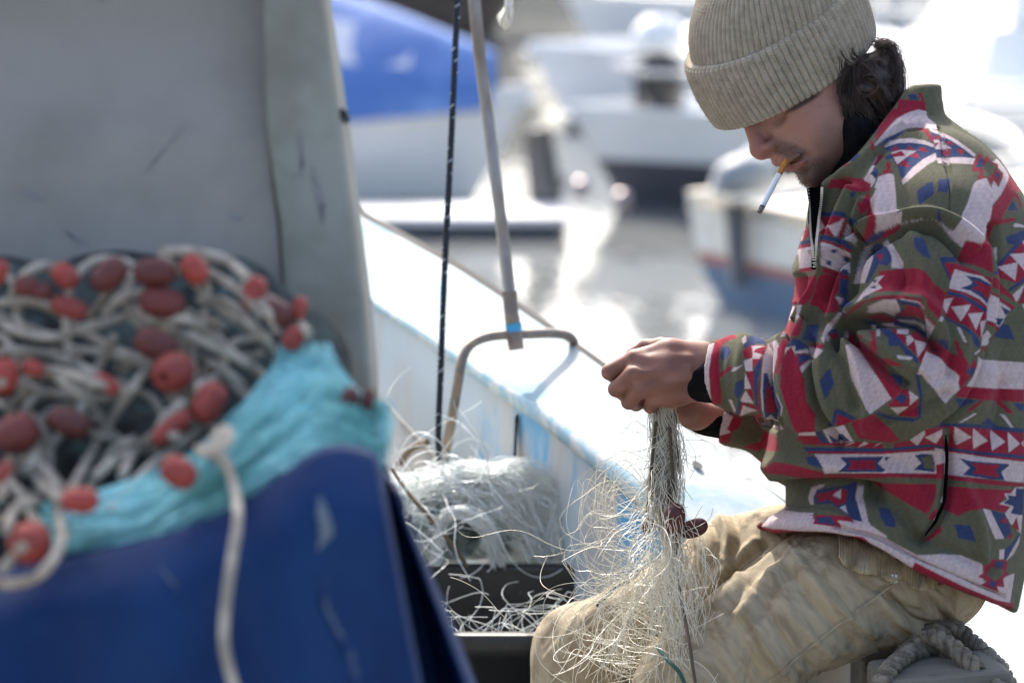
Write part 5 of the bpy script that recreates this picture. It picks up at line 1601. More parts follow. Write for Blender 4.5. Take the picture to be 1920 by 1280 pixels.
# wool fuzz along the silhouettes
r2 = np.random.default_rng(3)
S = []
for src in (cuff[1:-2], cr):
    for i in range(1500):
        a, b = r2.integers(0, src.shape[0] - 1), r2.integers(0, src.shape[1])
        p = src[a, b]; c0 = src[a].mean(0); o = p - c0; o /= np.linalg.norm(o)
        dl = r2.normal(size=3) * .5 + o; dl /= np.linalg.norm(dl)
        l = .002 + .0035 * r2.random()
        S.append(np.array([p, p + dl * l * .6, p + dl * l + r2.normal(size=3) * .001]))
v, f = strands(np.array(S), .00018, 3)
emit("wool_fuzz", v, f, M_knit, man)

# ---- hair
M_hair = mat("dark_hair", (0.026, 0.016, 0.012), c2=(0.065, 0.040, 0.030), scale=60, rough=0.45, spec=0.35)
ops = [('u', EL(B(1618, 165, -.02), (58 * PX, 60 * PX, 84 * PX), 20), 0), ('u', EL(B(1650, 145, -.015), (34 * PX, 62 * PX, 66 * PX), -15), .02), ('u', EL(B(1655, 200, 0), (42 * PX, 40 * PX, 76 * PX), 0), .02)]
lo = C(1500, 280, D); lo[2] = D - .12; hi = C(1730, 40, D); hi[2] = D + .12
v, f = sdf_mesh(ops, lo, hi, .004); v = relax(v, f, 2)
v = v + normals(v, f) * (vnoise(v, 150, 81) * .003)[:, None]
emit("hair", v, f, M_hair, man)
S = []
def lock(p, n, spread, dsp):
    base = np.array([B(*q) for q in p])
    ph = r2.random() * 6.28
    for i in range(n):
        off = np.array([r2.normal() * spread, r2.normal() * spread, r2.normal() * dsp]) * PX
        off2 = np.array([r2.normal() * spread, r2.normal() * spread, r2.normal() * dsp]) * PX
        q = crom(base, 30); u = np.linspace(0, 1, 30)[:, None]
        q = q + off * (1 - u) + off2 * u + np.stack([np.sin(np.linspace(0, 7, 30) + ph), np.cos(np.linspace(0, 6, 30) + ph), np.sin(np.linspace(0, 5, 30))], 1) * .0016
        S.append(q)
for i in range(14):
    dd = -.075 + .02 * r2.random()
    y0 = 95 + 50 * r2.random()
    lock([(1605 + 30 * r2.random(), y0, dd), (1625 + 30 * r2.random(), y0 + 40, dd - .008), (1650 + 25 * r2.random(), y0 + 75, dd), (1668 + 20 * r2.random(), y0 + 100 * r2.random() + 40, dd + .01)], 16, 5, 6)
for i in range(12):
    dd = -.06 + .05 * r2.random()
    lock([(1640, 78 + 8 * r2.random(), dd), (1662 + 8 * r2.random(), 86, dd), (1680 + 6 * r2.random(), 115, dd), (1684 + 6 * r2.random(), 150 + 20 * r2.random(), dd), (1672 + 14 * r2.random(), 180 + 30 * r2.random(), dd)], 16, 4, 8)
for i in range(9):
    dd = -.083 + .012 * r2.random()
    lock([(1588 + 20 * r2.random(), 130 + 10 * r2.random(), dd), (1592 + 22 * r2.random(), 170, dd - .004), (1600 + 30 * r2.random(), 205, dd), (1620 + 30 * r2.random(), 238, dd + .004)], 16, 5, 5)
for q in ([(1600, 128, -.085), (1590, 112, -.088), (1578, 100, -.088), (1568, 96, -.088)], [(1606, 120, -.086), (1600, 108, -.088), (1596, 96, -.088)], [(1584, 140, -.086), (1576, 122, -.088), (1572, 104, -.088)], [(1582, 150, -.086), (1574, 160, -.084), (1570, 178, -.080)], [(1612, 112, -.083), (1604, 100, -.086), (1592, 92, -.087)]):
    lock(q, 7, 2.0, 2)
for i in range(16):
    x = 1686 + 6 * r2.random(); y = 90 + 80 * r2.random()
    lock([(1672, y - 14, 0), (x, y, 0), (x + 6 * r2.normal(), y + 20, 0), (x - 4 + 5 * r2.normal(), y + 40, 0)], 1, 1, 10)
for i in range(11):      # curls over the whole bun and sideburn
    x = 1590 + 84 * r2.random(); y = 100 + 110 * r2.random(); dd = -.088 + .03 * abs(x - 1625) / 50
    s_ = r2.choice([-1, 1]); rr1 = 12 + 16 * r2.random(); a0 = r2.random() * 6.28
    lock([(x + rr1 * math.cos(a0 + k * .8 * s_), y + rr1 * math.sin(a0 + k * .8 * s_) + 5 * k, dd) for k in range(6)], 12, 2.5, 4)
for i in range(16):
    x = 1572 + 26 * r2.random(); y = 140 + 40 * r2.random()
    lock([(x + 14, y - 20, -.074), (x, y + 8, -.079), (x + 4, y + 34, -.080), (x + 16, y + 60, -.078)], 7, 2.5, 3)
S = np.array(S)
taper = np.interp(np.linspace(0, 1, 30), [0, .1, .8, 1], [.4, 1, .8, .15])
v, f = strands(S, np.tile(taper, (len(S), 1)) * .00045, 3)
emit("hair_lock", v, f, M_hair, man)
# lashes and beard bristles
S = []
for i in range(34):
    u = r2.random(); x = 1476 + 54 * u; y = 207 - 29 * u + 3 * r2.random()
    S.append(crom([B(x, y - 5, -.080), B(x - 2 - 4 * r2.random(), y + 2, -.085), B(x - 2 - 7 * r2.random(), y + 5 + 5 * r2.random(), -.086)], 8))
for q in ([(1482, 203), (1488, 209), (1494, 217)], [(1478, 204), (1482, 212), (1484, 219)], [(1488, 201), (1496, 206), (1499, 213)]):
    S.append(crom([B(x, y, -.082 - .002 * k) for k, (x, y) in enumerate(q)], 8))
bvn = normals(bv, bf) * np.array([1, 1, 1])
cand = np.nonzero((by > 250) & (by < 352) & (bx > 1440) & (bx < 1575) & (bv[:, 2] < D + .02))[0]
cen = bv[cand].mean(0)
w_ = np.clip(1.3 - ((bx[cand] - 1520) / 46) ** 2 - ((by[cand] - 330) / 30) ** 2, 0, 1) + .8 * np.clip(1.2 - ((bx[cand] - 1482) / 40) ** 2 - ((by[cand] - 284) / 13) ** 2, 0, 1) + .12
for i in cand[r2.random(len(cand)) < w_ * .55]:
    n_ = bvn[i]
    if (n_ @ (bv[i] - cen)) < 0: n_ = -n_
    d_ = n_ * .6 + np.array([-.15, -.7, 0]) + r2.normal(size=3) * .35; d_ /= np.linalg.norm(d_)
    l = .0014 + .0022 * r2.random()
    S.append(np.linspace(bv[i] - n_ * .0004, bv[i] + d_ * l, 8))
v, f = strands(np.array(S), .00013, 3)
emit("beard", v, f, M_hair, man)

# ---- black undershirt at neck and wrists
M_black = mat("black_jersey", (0.006, 0.006, 0.007), c2=(0.010, 0.010, 0.011), scale=60, spec=0.04, rough=0.95, bump=0.5, bscale=400, bdist=.001)
ops = chain([(1594, 232, 0, 76), (1640, 280, 0, 84), (1700, 350, 0, 90)], .02) + chain([(1556, 300, -.01, 44), (1548, 372, -.01, 36), (1548, 480, 0, 40)], .03)
ops += [('u', EL(B(1606, 246, -.030), (48 * PX, 62 * PX, 84 * PX), 25), .02)]
ops += chain([(1306, 706, -.072, 45), (1330, 704, -.078, 48), (1370, 702, -.086, 48)], .01) + chain([(1318, 782, .028, 34), (1370, 790, .055, 36)], .01)
def f_wr(q):
    px = 960 + q[:, 0] / q[:, 2] * FPX; py = 640 - q[:, 1] / q[:, 2] * FPX
    e = np.interp(py, [600, 655, 690, 700, 740, 752, 760, 775, 815, 2000], [1600, 1340, 1312, 1290, 1284, 1300, 1296, 1282, 1276, 1276])
    e = np.where(py < 560, -1e4, e)
    return ((e - px) / 1400).astype(np.float32)
def f_nk(q):
    px = 960 + q[:, 0] / q[:, 2] * FPX; py = 640 - q[:, 1] / q[:, 2] * FPX
    e = np.interp(py, [-100, 150, 165, 213, 261, 309, 345, 380, 500], [1640, 1606, 1588, 1582, 1564, 1554, 1512, 1516, 1520])
    e = np.where(py > 560, -1e4, e)
    return ((e - px) / 1500).astype(np.float32)
ops += [('i', FN(f_wr), .002), ('i', FN(f_nk), .004)]
lo = C(1250, 860, D + .12); lo[2] = D - .15; hi = C(1820, 120, D + .12); hi[2] = D + .15
v, f = sdf_mesh(ops, lo, hi, .004); v = relax(v, f, 1)
v = v + normals(v, f) * (vnoise(v, 120, 91) * .0012)[:, None]
emit("undershirt", v, f, M_black, man)

# ---- zip: tape and teeth at the open collar, pocket zip, waistband, cuff seam
M_tooth = mat("zip_teeth", (0.55, 0.54, 0.50), rough=0.35, metal=0.6)
M_tape = mat("zip_tape", (0.0022, 0.0022, 0.0025), rough=0.95, spec=0.0)
left = crom(np.array([(1516, 352), (1519, 380), (1520, 410), (1521, 440), (1524, 470), (1526, 500)], float), 40)
right = crom(np.array([(1541, 352), (1540, 375), (1536, 405), (1532, 440), (1529, 470), (1527, 500)], float), 40)
jn = normals(jv, jf)
vis = np.nonzero(jn[:, 2] * np.sign((jn[:, 2] * (jv[:, 2] - D)).mean()) < 2)[0]
jpx = 960 + jv[:, 0] / jv[:, 2] * FPX; jpy = 640 - jv[:, 1] / jv[:, 2] * FPX
def surf_depth(x, y, rad=7):
    m = (np.abs(jpx - x) < rad) & (np.abs(jpy - y) < rad)
    return jv[m, 2].min() if m.any() else D - .06
def on_jacket(x, y, lift=.002, rad=7): return C(x, y, surf_depth(x, y, rad) - lift)
def zip_line(px_):
    s = np.array([surf_depth(x, y, 8) for x, y in px_]); k = np.arange(len(s))
    d = np.polyval(np.polyfit(k, s, 3), k)
    d -= max(0, np.percentile(d - s, 96)) + .003
    return np.array([C(x, y, z) for (x, y), z in zip(px_, d)])
lp = zip_line(left); rp2 = zip_line(right)
mb = MB(); mb.grid(to_world(np.stack([lp, (lp + rp2) / 2 + np.array([0, 0, -.003]), rp2], 1))); mb.build("zip_tape", M_tape, man)
mb = MB()
for q in (lp, rp2):
    fine = crom(q, 52)
    for i in range(0, 52):
        c = to_world(fine[i] + np.array([0, 0, -.0015])); mb.box(c, (.0032, .0022, .0011))
mb.build("zip_teeth", M_tooth, man, smooth=False)
mb = MB(); c = to_world(on_jacket(1526, 496, .006)); mb.box(c, (.006, .004, .012)); mb.build("zip_pull", M_tape, man, smooth=False)
pk = crom(np.array([(1774, 815), (1775, 860), (1773, 905), (1768, 945), (1755, 975), (1734, 1004)], float), 40)
pq = np.array([on_jacket(x, y, .0012) for x, y in pk]); pq[:, 2] = np.convolve(np.pad(pq[:, 2], 4, mode='edge'), np.ones(9) / 9, mode='valid')
mb = MB(); mb.tube(to_world(pq), np.interp(np.linspace(0, 1, 40), [0, .1, .8, 1], [.0008, .0022, .0022, .001]), 8); mb.build("pocket_zip", M_tape, man)
# ribbed waistband of the trousers showing under the hem
M_rib = mat("cream_rib", (0.42, 0.34, 0.21), c2=(0.32, 0.25, 0.145), scale=50, rough=0.9, bump=0.6, bscale=300, bdist=.001)
up_ = crom(np.array([(1572, 998), (1600, 1006), (1640, 1024), (1680, 1046), (1720, 1066), (1770, 1090)], float), 120)
dn_ = crom(np.array([(1574, 1040), (1590, 1064), (1620, 1074), (1650, 1080), (1672, 1088), (1692, 1086), (1716, 1104), (1745, 1104), (1772, 1094)], float), 120)
tpx = 960 + tv[:, 0] / tv[:, 2] * FPX; tpy = 640 - tv[:, 1] / tv[:, 2] * FPX
def tr_depth(x, y):
    m = (np.abs(tpx - x) < 9) & (np.abs(tpy - y) < 9)
    return tv[m, 2].min() if m.any() else D - .2
gw = []
for k in range(7):
    u = k / 6
    row_ = []
    for i in range(120):
        x, y = up_[i] * (1 - u) + dn_[i] * u
        row_.append((x, y, tr_depth(x, y)))
    row_ = np.array(row_); row_[:, 2] = np.convolve(np.pad(row_[:, 2], 6, mode='edge'), np.ones(13) / 13, mode='valid')
    s = np.arange(120)
    row_[:, 2] -= .004 + .010 * u + .0026 * np.sin(s * 1.9) + .016 * np.sin(s * .21 + u) * u
    gw.append([C(*p) for p in row_])
mb = MB(); mb.grid(to_world(np.array(gw))); o = mb.build("waistband", M_rib, man); m_ = o.modifiers.new("thick", 'SOLIDIFY'); m_.thickness = .003
mb = MB(); c = C(1676, 1084, tr_depth(1676, 1084) - .020); mb.box(to_world(c), (.010, .006, .012)); mb.build("buckle", M_tooth, man, smooth=False, bevel=.002)

sl_ = crom(np.array([(1690, 1084), (1600, 1150), (1520, 1212), (1440, 1282), (1400, 1320)], float), 60)
sq = np.array([(x, y, tr_depth(x, y)) for x, y in sl_]); sq[:, 2] = np.convolve(np.pad(sq[:, 2], 4, mode='edge'), np.ones(9) / 9, mode='valid')
mb = MB(); mb.tube(to_world(np.array([C(*p) for p in sq])), .0013, 6); mb.build("seam", M_trouser, man)
# ---- cigarette between the lips
cg = empty("cigarette", B(1470, 308, -.045), "half-smoked cigarette with orange filter hanging from the man's lips", "cigarette")
M_paper = mat("cigarette_paper", (0.78, 0.78, 0.80), rough=0.7)
M_filter = mat("orange_filter", (0.62, 0.26, 0.04), c2=(0.5, 0.18, 0.03), scale=300, rough=0.7)
M_ash = mat("ash", (0.28, 0.27, 0.26), c2=(0.06, 0.06, 0.06), scale=500, rough=0.95, bump=1, bscale=900)
a, b = B(1476, 297, -.046), B(1424, 398, -.085)
def seg(t0, t1, r, m, nm, n=6):
    mb = MB(); pts = [a + (b - a) * t for t in np.linspace(t0, t1, n)]
    rr0 = np.full(n, r)
    mb.tube(to_world(np.array(pts)), rr0, 16); return mb.build(nm, m, cg)
seg(0, .30, .0039, M_filter, "filter"); seg(.30, .89, .0038, M_paper, "paper"); seg(.89, .905, .0037, mat("burnt_edge", (0.03, 0.025, 0.02), rough=.9), "burnt_ring")
seg(.905, 1.0, .0034, M_ash, "ash", 6)
# ------------------------------------------------------------------ white net heap behind the crate
M_netw = mat("white_monofilament", (0.80, 0.84, 0.80), rough=0.35, spec=0.6)
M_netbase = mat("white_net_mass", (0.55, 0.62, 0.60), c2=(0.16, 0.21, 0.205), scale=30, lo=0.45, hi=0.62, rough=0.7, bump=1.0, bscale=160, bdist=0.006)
M_netdark = mat("net_shadow", (0.025, 0.035, 0.035), rough=0.9)
nh = empty("white_net_heap", P(880, 1050, 5.95), "heap of pale white netting piled behind the black crate", "fishing net")
ops = [('u', EL(C(800, 985, 5.92), (.09, .070, .12), 0), 0), ('u', EL(C(905, 975, 5.90), (.095, .060, .11), -12), .03), ('u', EL(C(985, 1010, 5.90), (.060, .040, .10), -25), .03), ('u', EL(C(720, 960, 5.92), (.09, .06, .13), 10), .03),
       ('s', EL(C(866, 1010, 5.74), (.040, .058, .16), -20), .010)]
lo = C(560, 1180, 6.3); lo[2] = 5.68; hi = C(1120, 840, 6.3); hi[2] = 6.25
v, f = sdf_mesh(ops, lo, hi, .008)
v = relax(v, f, 1)
v, f = subdivide(v, f, 1)
v = v + normals(v, f) * (vnoise(v, 55, 31) * .006 + vnoise(v, 170, 32) * .003)[:, None]
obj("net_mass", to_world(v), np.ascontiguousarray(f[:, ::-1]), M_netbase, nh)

def loopy(p0, d0, n, step, curl, r, damp=0.93, pull=None, k=0.0):
    """smooth wandering filament"""
    p = np.array(p0, float); d = np.array(d0, float); d /= np.linalg.norm(d)
    w = r.normal(size=3) * curl
    out = [p.copy()]
    for i in range(n - 1):
        w = w * damp + r.normal(size=3) * curl * (1 - damp) * 2.2
        d = d + np.cross(w, d) * step
        if pull is not None: d = d + (np.array(pull) - p) * k * step
        d /= np.linalg.norm(d)
        p = p + d * step
        out.append(p.copy())
    return out
r_ = np.random.default_rng(5)
S = []
for i in range(420):      # combed strands over the heap
    t = r_.random()
    a = C(735 + 70 * r_.random(), 890 + 90 * r_.random(), 5.80 + .1 * r_.random())
    b = C(835 + 80 * r_.random(), 868 + 60 * r_.random(), 5.78 + .1 * r_.random())
    c = C(925 + 50 * r_.random(), 885 + 90 * t, 5.77 + .08 * r_.random())
    d = C(985 + 50 * r_.random(), 1000 + 60 * r_.random(), 5.78 + .06 * r_.random())
    q = crom([a, b, c, d], 40) + np.cumsum(r_.normal(size=(40, 3)), 0) * .0006
    S.append(q)
for i in range(230):      # wide sheer loops at the right, up to the bulwark
    y = 878 + 130 * r_.random()
    a = C(850 + 70 * r_.random(), 885 + 70 * r_.random(), 5.80)
    b = C(950, y - 16, 5.78 + .04 * r_.random()); c = C(1030 + 20 * r_.random(), y + 10 + 20 * r_.random(), 5.80 + .03 * r_.random()); d = C(1054 - 40 * r_.random(), 1010 + 40 * r_.random(), 5.79)
    S.append(crom([a, b, c, d], 40) + np.cumsum(r_.normal(size=(40, 3)), 0) * .0008)
for i in range(90):       # arcs around the dark hollow
    a = C(806 + 20 * r_.random(), 1060, 5.76); b = C(830 + 20 * r_.random(), 955 + 18 * r_.random(), 5.74); c = C(900 + 15 * r_.random(), 970 + 25 * r_.random(), 5.74); d = C(925 + 20 * r_.random(), 1058, 5.76)
    S.append(crom([a, b, c, d], 40) + np.cumsum(r_.normal(size=(40, 3)), 0) * .0007)
for i in range(60):
    p0 = C(735 + 110 * r_.random(), 905 + 80 * r_.random(), 5.78)
    S.append(np.array(loopy(p0, r_.normal(size=3) * np.array([1, .6, .2]), 40, .006, 26, r_)))
v, f = strands(np.array(S), .00062, 3)
obj("net_strand", to_world(v), np.ascontiguousarray(f[:, ::-1]), M_netw, nh)
mb = MB(); mb.tube(to_world(crom([C(735, 880, 5.80), C(770, 930, 5.77), C(820, 985, 5.75), C(855, 1030, 5.74), C(876, 1062, 5.75)], 40)), .0032, 8)
mb.build("head_rope", mat("brown_cord", (0.14, 0.10, 0.055), rough=0.9), nh)

# net left in the black crate
S = []
for i in range(95):
    p0 = np.array([-0.16 + .28 * r_.random(), 5.245 + .14 * r_.random() ** 2, .96 + .09 * r_.random()])
    S.append(np.array(loopy(p0, r_.normal(size=3) * np.array([1, .6, .35]), 46, .005, 34, r_, pull=(-.02, 5.27, 1.0), k=3)))
S = np.array(S); S[:, :, 2] = np.clip(S[:, :, 2], .78, 1.085); S[:, :, 0] = np.clip(S[:, :, 0], -.30, .24); S[:, :, 1] = np.clip(S[:, :, 1], 5.235, 5.60)
v, f = strands(S, .0005, 3)
tag(obj("loose_net", v, f, M_netw), "loose tangle of white line lying inside the black crate", "fishing net")

# ------------------------------------------------------------------ net in the man's hands
net = empty("mended_net", B(1262, 1270, -.1), "tangled white fishing net hanging from the man's hands over his knees", "fishing net")
M_mono = mat("pale_monofilament", (0.66, 0.62, 0.50), rough=0.35, spec=0.6)
M_core = mat("net_bundle", (0.30, 0.275, 0.215), c2=(0.10, 0.09, 0.07), scale=60, lo=0.42, hi=0.6, rough=0.8, bump=1.0, bscale=300, bdist=0.004)
core = crom([B(1240, 745, -.04), B(1246, 800, -.045), B(1248, 860, -.05), B(1240, 915, -.055), B(1252, 965, -.06), B(1262, 1020, -.07), B(1268, 1080, -.085)], 60)
rad = np.interp(np.linspace(0, 1, 60), [0, .12, .3, .5, .62, .8, 1], [.014, .017, .018, .021, .016, .010, .004])
mb = MB(); v, f = tube(core, rad, 20)
v = np.asarray(v); v = v + vnoise(v, 160, 8)[:, None] * np.array([.0035, .002, .0035])
mb.add(to_world(v), f); mb.build("bundle", M_core, net)
r_ = np.random.default_rng(12)
S = []; R = []
N_ = 56
def jitter(q, a): return q + np.cumsum(r_.normal(size=q.shape), 0) * a
def wave(q, amp):
    """slow scalloped waves of a thread that was knotted into meshes"""
    n = len(q); s = np.concatenate([[0], np.cumsum(np.linalg.norm(np.diff(q, axis=0), axis=1))])
    env = np.sin(np.linspace(0, math.pi, n)) ** .5
    out = q.copy()
    for k in range(1):
        d = r_.normal(size=3) * np.array([1, 1, .6]); d /= np.linalg.norm(d)
        lam = r_.uniform(.05, .12)
        out = out + d * (amp / (1 + k) * env * np.sin(s / lam * 6.28 + r_.random() * 6.28))[:, None]
    return out
for i in range(120):      # strands wrapping the bundle
    th = r_.random() * 6.28; tw = r_.normal() * .9
    u = np.linspace(0, .72 + .28 * r_.random(), N_)
    c = np.stack([np.interp(u, np.linspace(0, 1, 60), core[:, k]) for k in range(3)], 1)
    rr0 = np.interp(u, np.linspace(0, 1, 60), rad) * (0.9 + .30 * r_.random()) + .0008
    a = th + tw * u + .7 * np.sin(u * 6 + th * 3) + .3 * np.sin(u * 17 + th * 5)
    S.append(jitter(wave(c + np.stack([np.cos(a) * rr0, 0 * a, np.sin(a) * rr0], 1), .002), .0004))
for i in range(135):      # long strands falling over the knees
    u0 = .35 + .6 * r_.random(); i0 = int(u0 * 59)
    p0 = core[i0] + r_.normal(size=3) * .006
    x1 = r_.choice([r_.normal(1278, 26), r_.normal(1190, 55)], p=[.6, .4]); y1 = 1120 + 180 * r_.random()
    p2 = B(x1, y1, -.235 + .05 * r_.random() if x1 > 1210 else -.10 - .1 * r_.random())
    p1 = (p0 + p2) / 2 + np.array([r_.normal() * .022 - .008, r_.normal() * .012, -.05 + r_.normal() * .02])
    q = crom([p0, p0 * .6 + p1 * .4 + r_.normal(size=3) * .008, p1, p2, p2 + np.array([r_.normal() * .02, -.02 - .03 * r_.random(), 0])], N_)
    S.append(jitter(wave(q, .005), .0004))
for i in range(62):      # airy loops at the left
    t_ = r_.random()
    i0 = int((.45 + .5 * t_) * 59)
    p0 = core[i0] + r_.normal(size=3) * .006
    ey = 880 + 290 * t_ + r_.normal() * 30
    ex = 1045 + 150 * r_.random() ** .7 + (30 if ey < 930 else 0)
    dz = -.06 + r_.normal() * .03
    a = B(ex + 60 + 30 * r_.random(), ey - 34 + r_.normal() * 18, dz); b = B(ex, ey, dz + r_.normal() * .01); c = B(ex - 6 + 30 * r_.random(), ey + 45 + 30 * r_.random(), dz); d = B(ex + 80 + 60 * r_.random(), ey + 70 + 50 * r_.random(), dz - .03)
    S.append(jitter(wave(crom([p0, a, b, c, d], N_), .006), .0003))
for i in range(16):       # a few fine loops reaching higher up
    ex = 1070 + 90 * r_.random(); y0 = 850 + 60 * r_.random(); dz = -.05
    S.append(wave(crom([core[36] , B(ex + 60, y0 + 60, dz), B(ex + 10, y0 + 10, dz), B(ex - 8, y0 + 60, dz), B(ex + 4, y0 + 150, dz), B(ex + 70, y0 + 190, dz)], N_), .004))
for i in range(70):       # small curls low in the tangle
    px = r_.normal(1215, 50); py = r_.normal(1120, 75)
    S.append(np.array(loopy(B(px, py, -.12 - .06 * r_.random()), [r_.normal() - .4, r_.normal() - .5, r_.normal() * .3], N_, .0042, 30, r_, pull=B(1240, 1150, -.18), k=5)))
for i in range(16):       # drape over the far knee to the lower left
    p0 = B(1240 + 40 * r_.random(), 1040 + 80 * r_.random(), -.10)
    p1 = B(1180 + 30 * r_.random(), 1110 + 50 * r_.random(), -.02 + .03 * r_.random()); p2 = B(1120 + 60 * r_.random(), 1140 + 70 * r_.random(), .02); p3 = B(1080 + 140 * r_.random(), 1220 + 60 * r_.random(), .0)
    S.append(jitter(wave(crom([p0, p1, p2, p3], N_), .006), .0003))
for i in range(36):       # frayed ends under the hand
    S.append(np.array(loopy(B(1235 + 40 * r_.random(), 775 + 30 * r_.random(), -.05), [r_.normal(), -1, r_.normal() * .4], N_, .0012 + .0012 * r_.random(), 60, r_)))
for i in range(30):       # threads standing right of the bundle
    p0 = core[int(r_.random() * 40)]; S.append(jitter(crom([p0, p0 + np.array([.012 + .014 * r_.random(), -.04, -.01]), p0 + np.array([.020 * r_.random(), -.12 - .08 * r_.random(), -.02])], N_), .0006))
for i in range(14):
    p0 = core[int(30 + r_.random() * 29)]; p2 = B(1320 + 60 * r_.random(), 1040 + 150 * r_.random(), -.20)
    S.append(jitter(wave(crom([p0, (p0 + p2) / 2 + np.array([.01, .02, -.02]), p2, p2 + np.array([-.01, -.04, -.01])], N_), .005), .0004))
S = np.array(S)
spx = 960 + S[:, :, 0] / S[:, :, 2] * FPX; spy = 640 - S[:, :, 1] / S[:, :, 2] * FPX
bad = ((spx > 1284) & (spy < 815)).any(1) | (spx > 1362).any(1) | (spy < 745).any(1)
S = S[~bad]
v, f = strands(S, np.full((len(S), 1), .00041), 3)
obj("mesh_strand", to_world(v), np.ascontiguousarray(f[:, ::-1]), M_mono, net)
M_cord = mat("dark_cord", (0.07, 0.055, 0.035), rough=0.9)
M_green = mat("green_cord", (0.02, 0.075, 0.06), rough=0.8)
mb = MB()
for q in ([B(1255, 800, -.07), B(1262, 900, -.08), B(1266, 990, -.10), B(1272, 1090, -.14), B(1290, 1190, -.26), B(1305, 1290, -.30)], [B(1230, 790, -.06), B(1222, 870, -.07), B(1214, 960, -.07), B(1210, 1010, -.06)]):
    mb = MB(); mb.tube(to_world(crom(q, 50)), .0022, 6); mb.build("float_line", M_cord, net)
mb = MB()
for q in ([B(1215, 1040, -.02), B(1190, 1080, .0), B(1150, 1105, .03), B(1120, 1135, .05)], [B(1235, 1215, -.24), B(1255, 1240, -.27), B(1275, 1262, -.28), B(1290, 1300, -.28)]):
    mb = MB(); mb.tube(to_world(crom(q, 40)), .0028, 6); mb.build("lead_line", M_green, net)
M_fl_d = mat("dark_red_float", (0.10, 0.018, 0.014), c2=(0.055, 0.012, 0.012), scale=40, rough=0.55, bump=0.3, bscale=120)
M_fl_r = mat("red_float", (0.33, 0.042, 0.028), c2=(0.22, 0.03, 0.022), scale=18, rough=0.55, bump=0.2, bscale=80)
M_fl_b = mat("brown_red_float", (0.15, 0.024, 0.019), c2=(0.09, 0.019, 0.016), scale=18, rough=0.55, bump=0.2, bscale=80)
def float_mesh(c, axis, half, r):
    """barrel float with a hole ring at each end, world coordinates"""
    axis = np.array(axis, float); axis /= np.linalg.norm(axis)
    t = np.linspace(-1, 1, 15)
    pr = r * np.sqrt(np.clip(1 - np.abs(t) ** 2.6 * .86, 0, 1))
    p = np.array(c)[None] + axis[None] * (t * half)[:, None]
    pts = np.vstack([p[:1] + axis * half * .12, p, p[-1:] - axis * half * .12]); rr = np.concatenate([[r * .14], pr, [r * .14]])
    a = np.linspace(0, 6.2832, 20, endpoint=False)
    ref = np.array([.3, .2, .9]); n = np.cross(axis, ref); n /= np.linalg.norm(n); b = np.cross(axis, n)
    g = pts[:, None] + rr[:, None, None] * (np.cos(a)[None, :, None] * n + np.sin(a)[None, :, None] * b)
    v, f = grid_faces(g, False, True)
    k = len(pts) - 1
    return v, [tuple(q) for q in f] + [tuple(range(20)), tuple(range(k * 20, k * 20 + 20))]
for (x, y, dd, hx, rr0, ang) in ((1264, 972, -.118, 28, 20, 80), (1301, 990, -.100, 26, 17, 20), (1214, 985, -.085, 14, 11, 60)):
    a = math.radians(ang)
    v, f = float_mesh(to_world(B(x, y, dd)), to_world(B(x + math.cos(a) * 50, y - math.sin(a) * 50, dd - .012)) - to_world(B(x, y, dd)), hx * PX, rr0 * PX)
    obj("float", v, f, M_fl_d, net)

# ------------------------------------------------------------------ beam and rope under the man
M_beam = mat("grey_timber", (0.15, 0.138, 0.118), c2=(0.075, 0.07, 0.06), scale=7, rough=0.8, bump=0.5, bscale=40, stretch=(.3, 1, 1), c3=(0.04, 0.035, 0.03), s3=38, lo3=0.60, hi3=0.74)
def wedge(front_top, depth, hgt, name, m, label, cat, thick_dir=None):
    """timber with a given front top edge (two px points at depths), running back and down"""
    a = [P(*p) for p in front_top]
    e = a[1] - a[0]; e /= np.linalg.norm(e)
    back = np.cross(Z, e); back = back if back[1] > 0 else -back
    back = back / np.linalg.norm(back)
    b = [a[0] + back * depth, a[1] + back * depth]
    dn = np.array([0, 0, -hgt])
    mb = MB(); mb.hexa([a[0] + dn, a[1] + dn, b[1] + dn, b[0] + dn, a[0], a[1], b[1], b[0]])
    return tag(mb.build(name, m, smooth=False, bevel=.008), label, cat)
tp_ = np.array([P(1652, 1296, 4.85), P(1850, 1268, 4.88), P(1790, 1168, 5.22), P(1594, 1204, 5.18)]); bt_ = tp_ - np.array([0, 0, 1.15])
mb = MB(); mb.hexa(np.vstack([bt_, tp_])); tag(mb.build("seat_beam", M_beam, smooth=False, bevel=.008), "broad grey wooden beam the man sits on", "beam")
wedge([(1664, 1280, 4.80), (1900, 1258, 4.82)], .12, 1.1, "mooring_beam", M_beam, "weathered grey timber in the lower right corner in front of the rope", "beam")
M_rope = mat("old_rope", (0.20, 0.172, 0.13), c2=(0.10, 0.085, 0.062), scale=60, rough=0.95, bump=0.8, bscale=260, bdist=.003)
rw = empty("mooring_rope", P(1760, 1215, 4.98), "thick frayed grey rope wrapped over the two timbers behind the man", "rope")
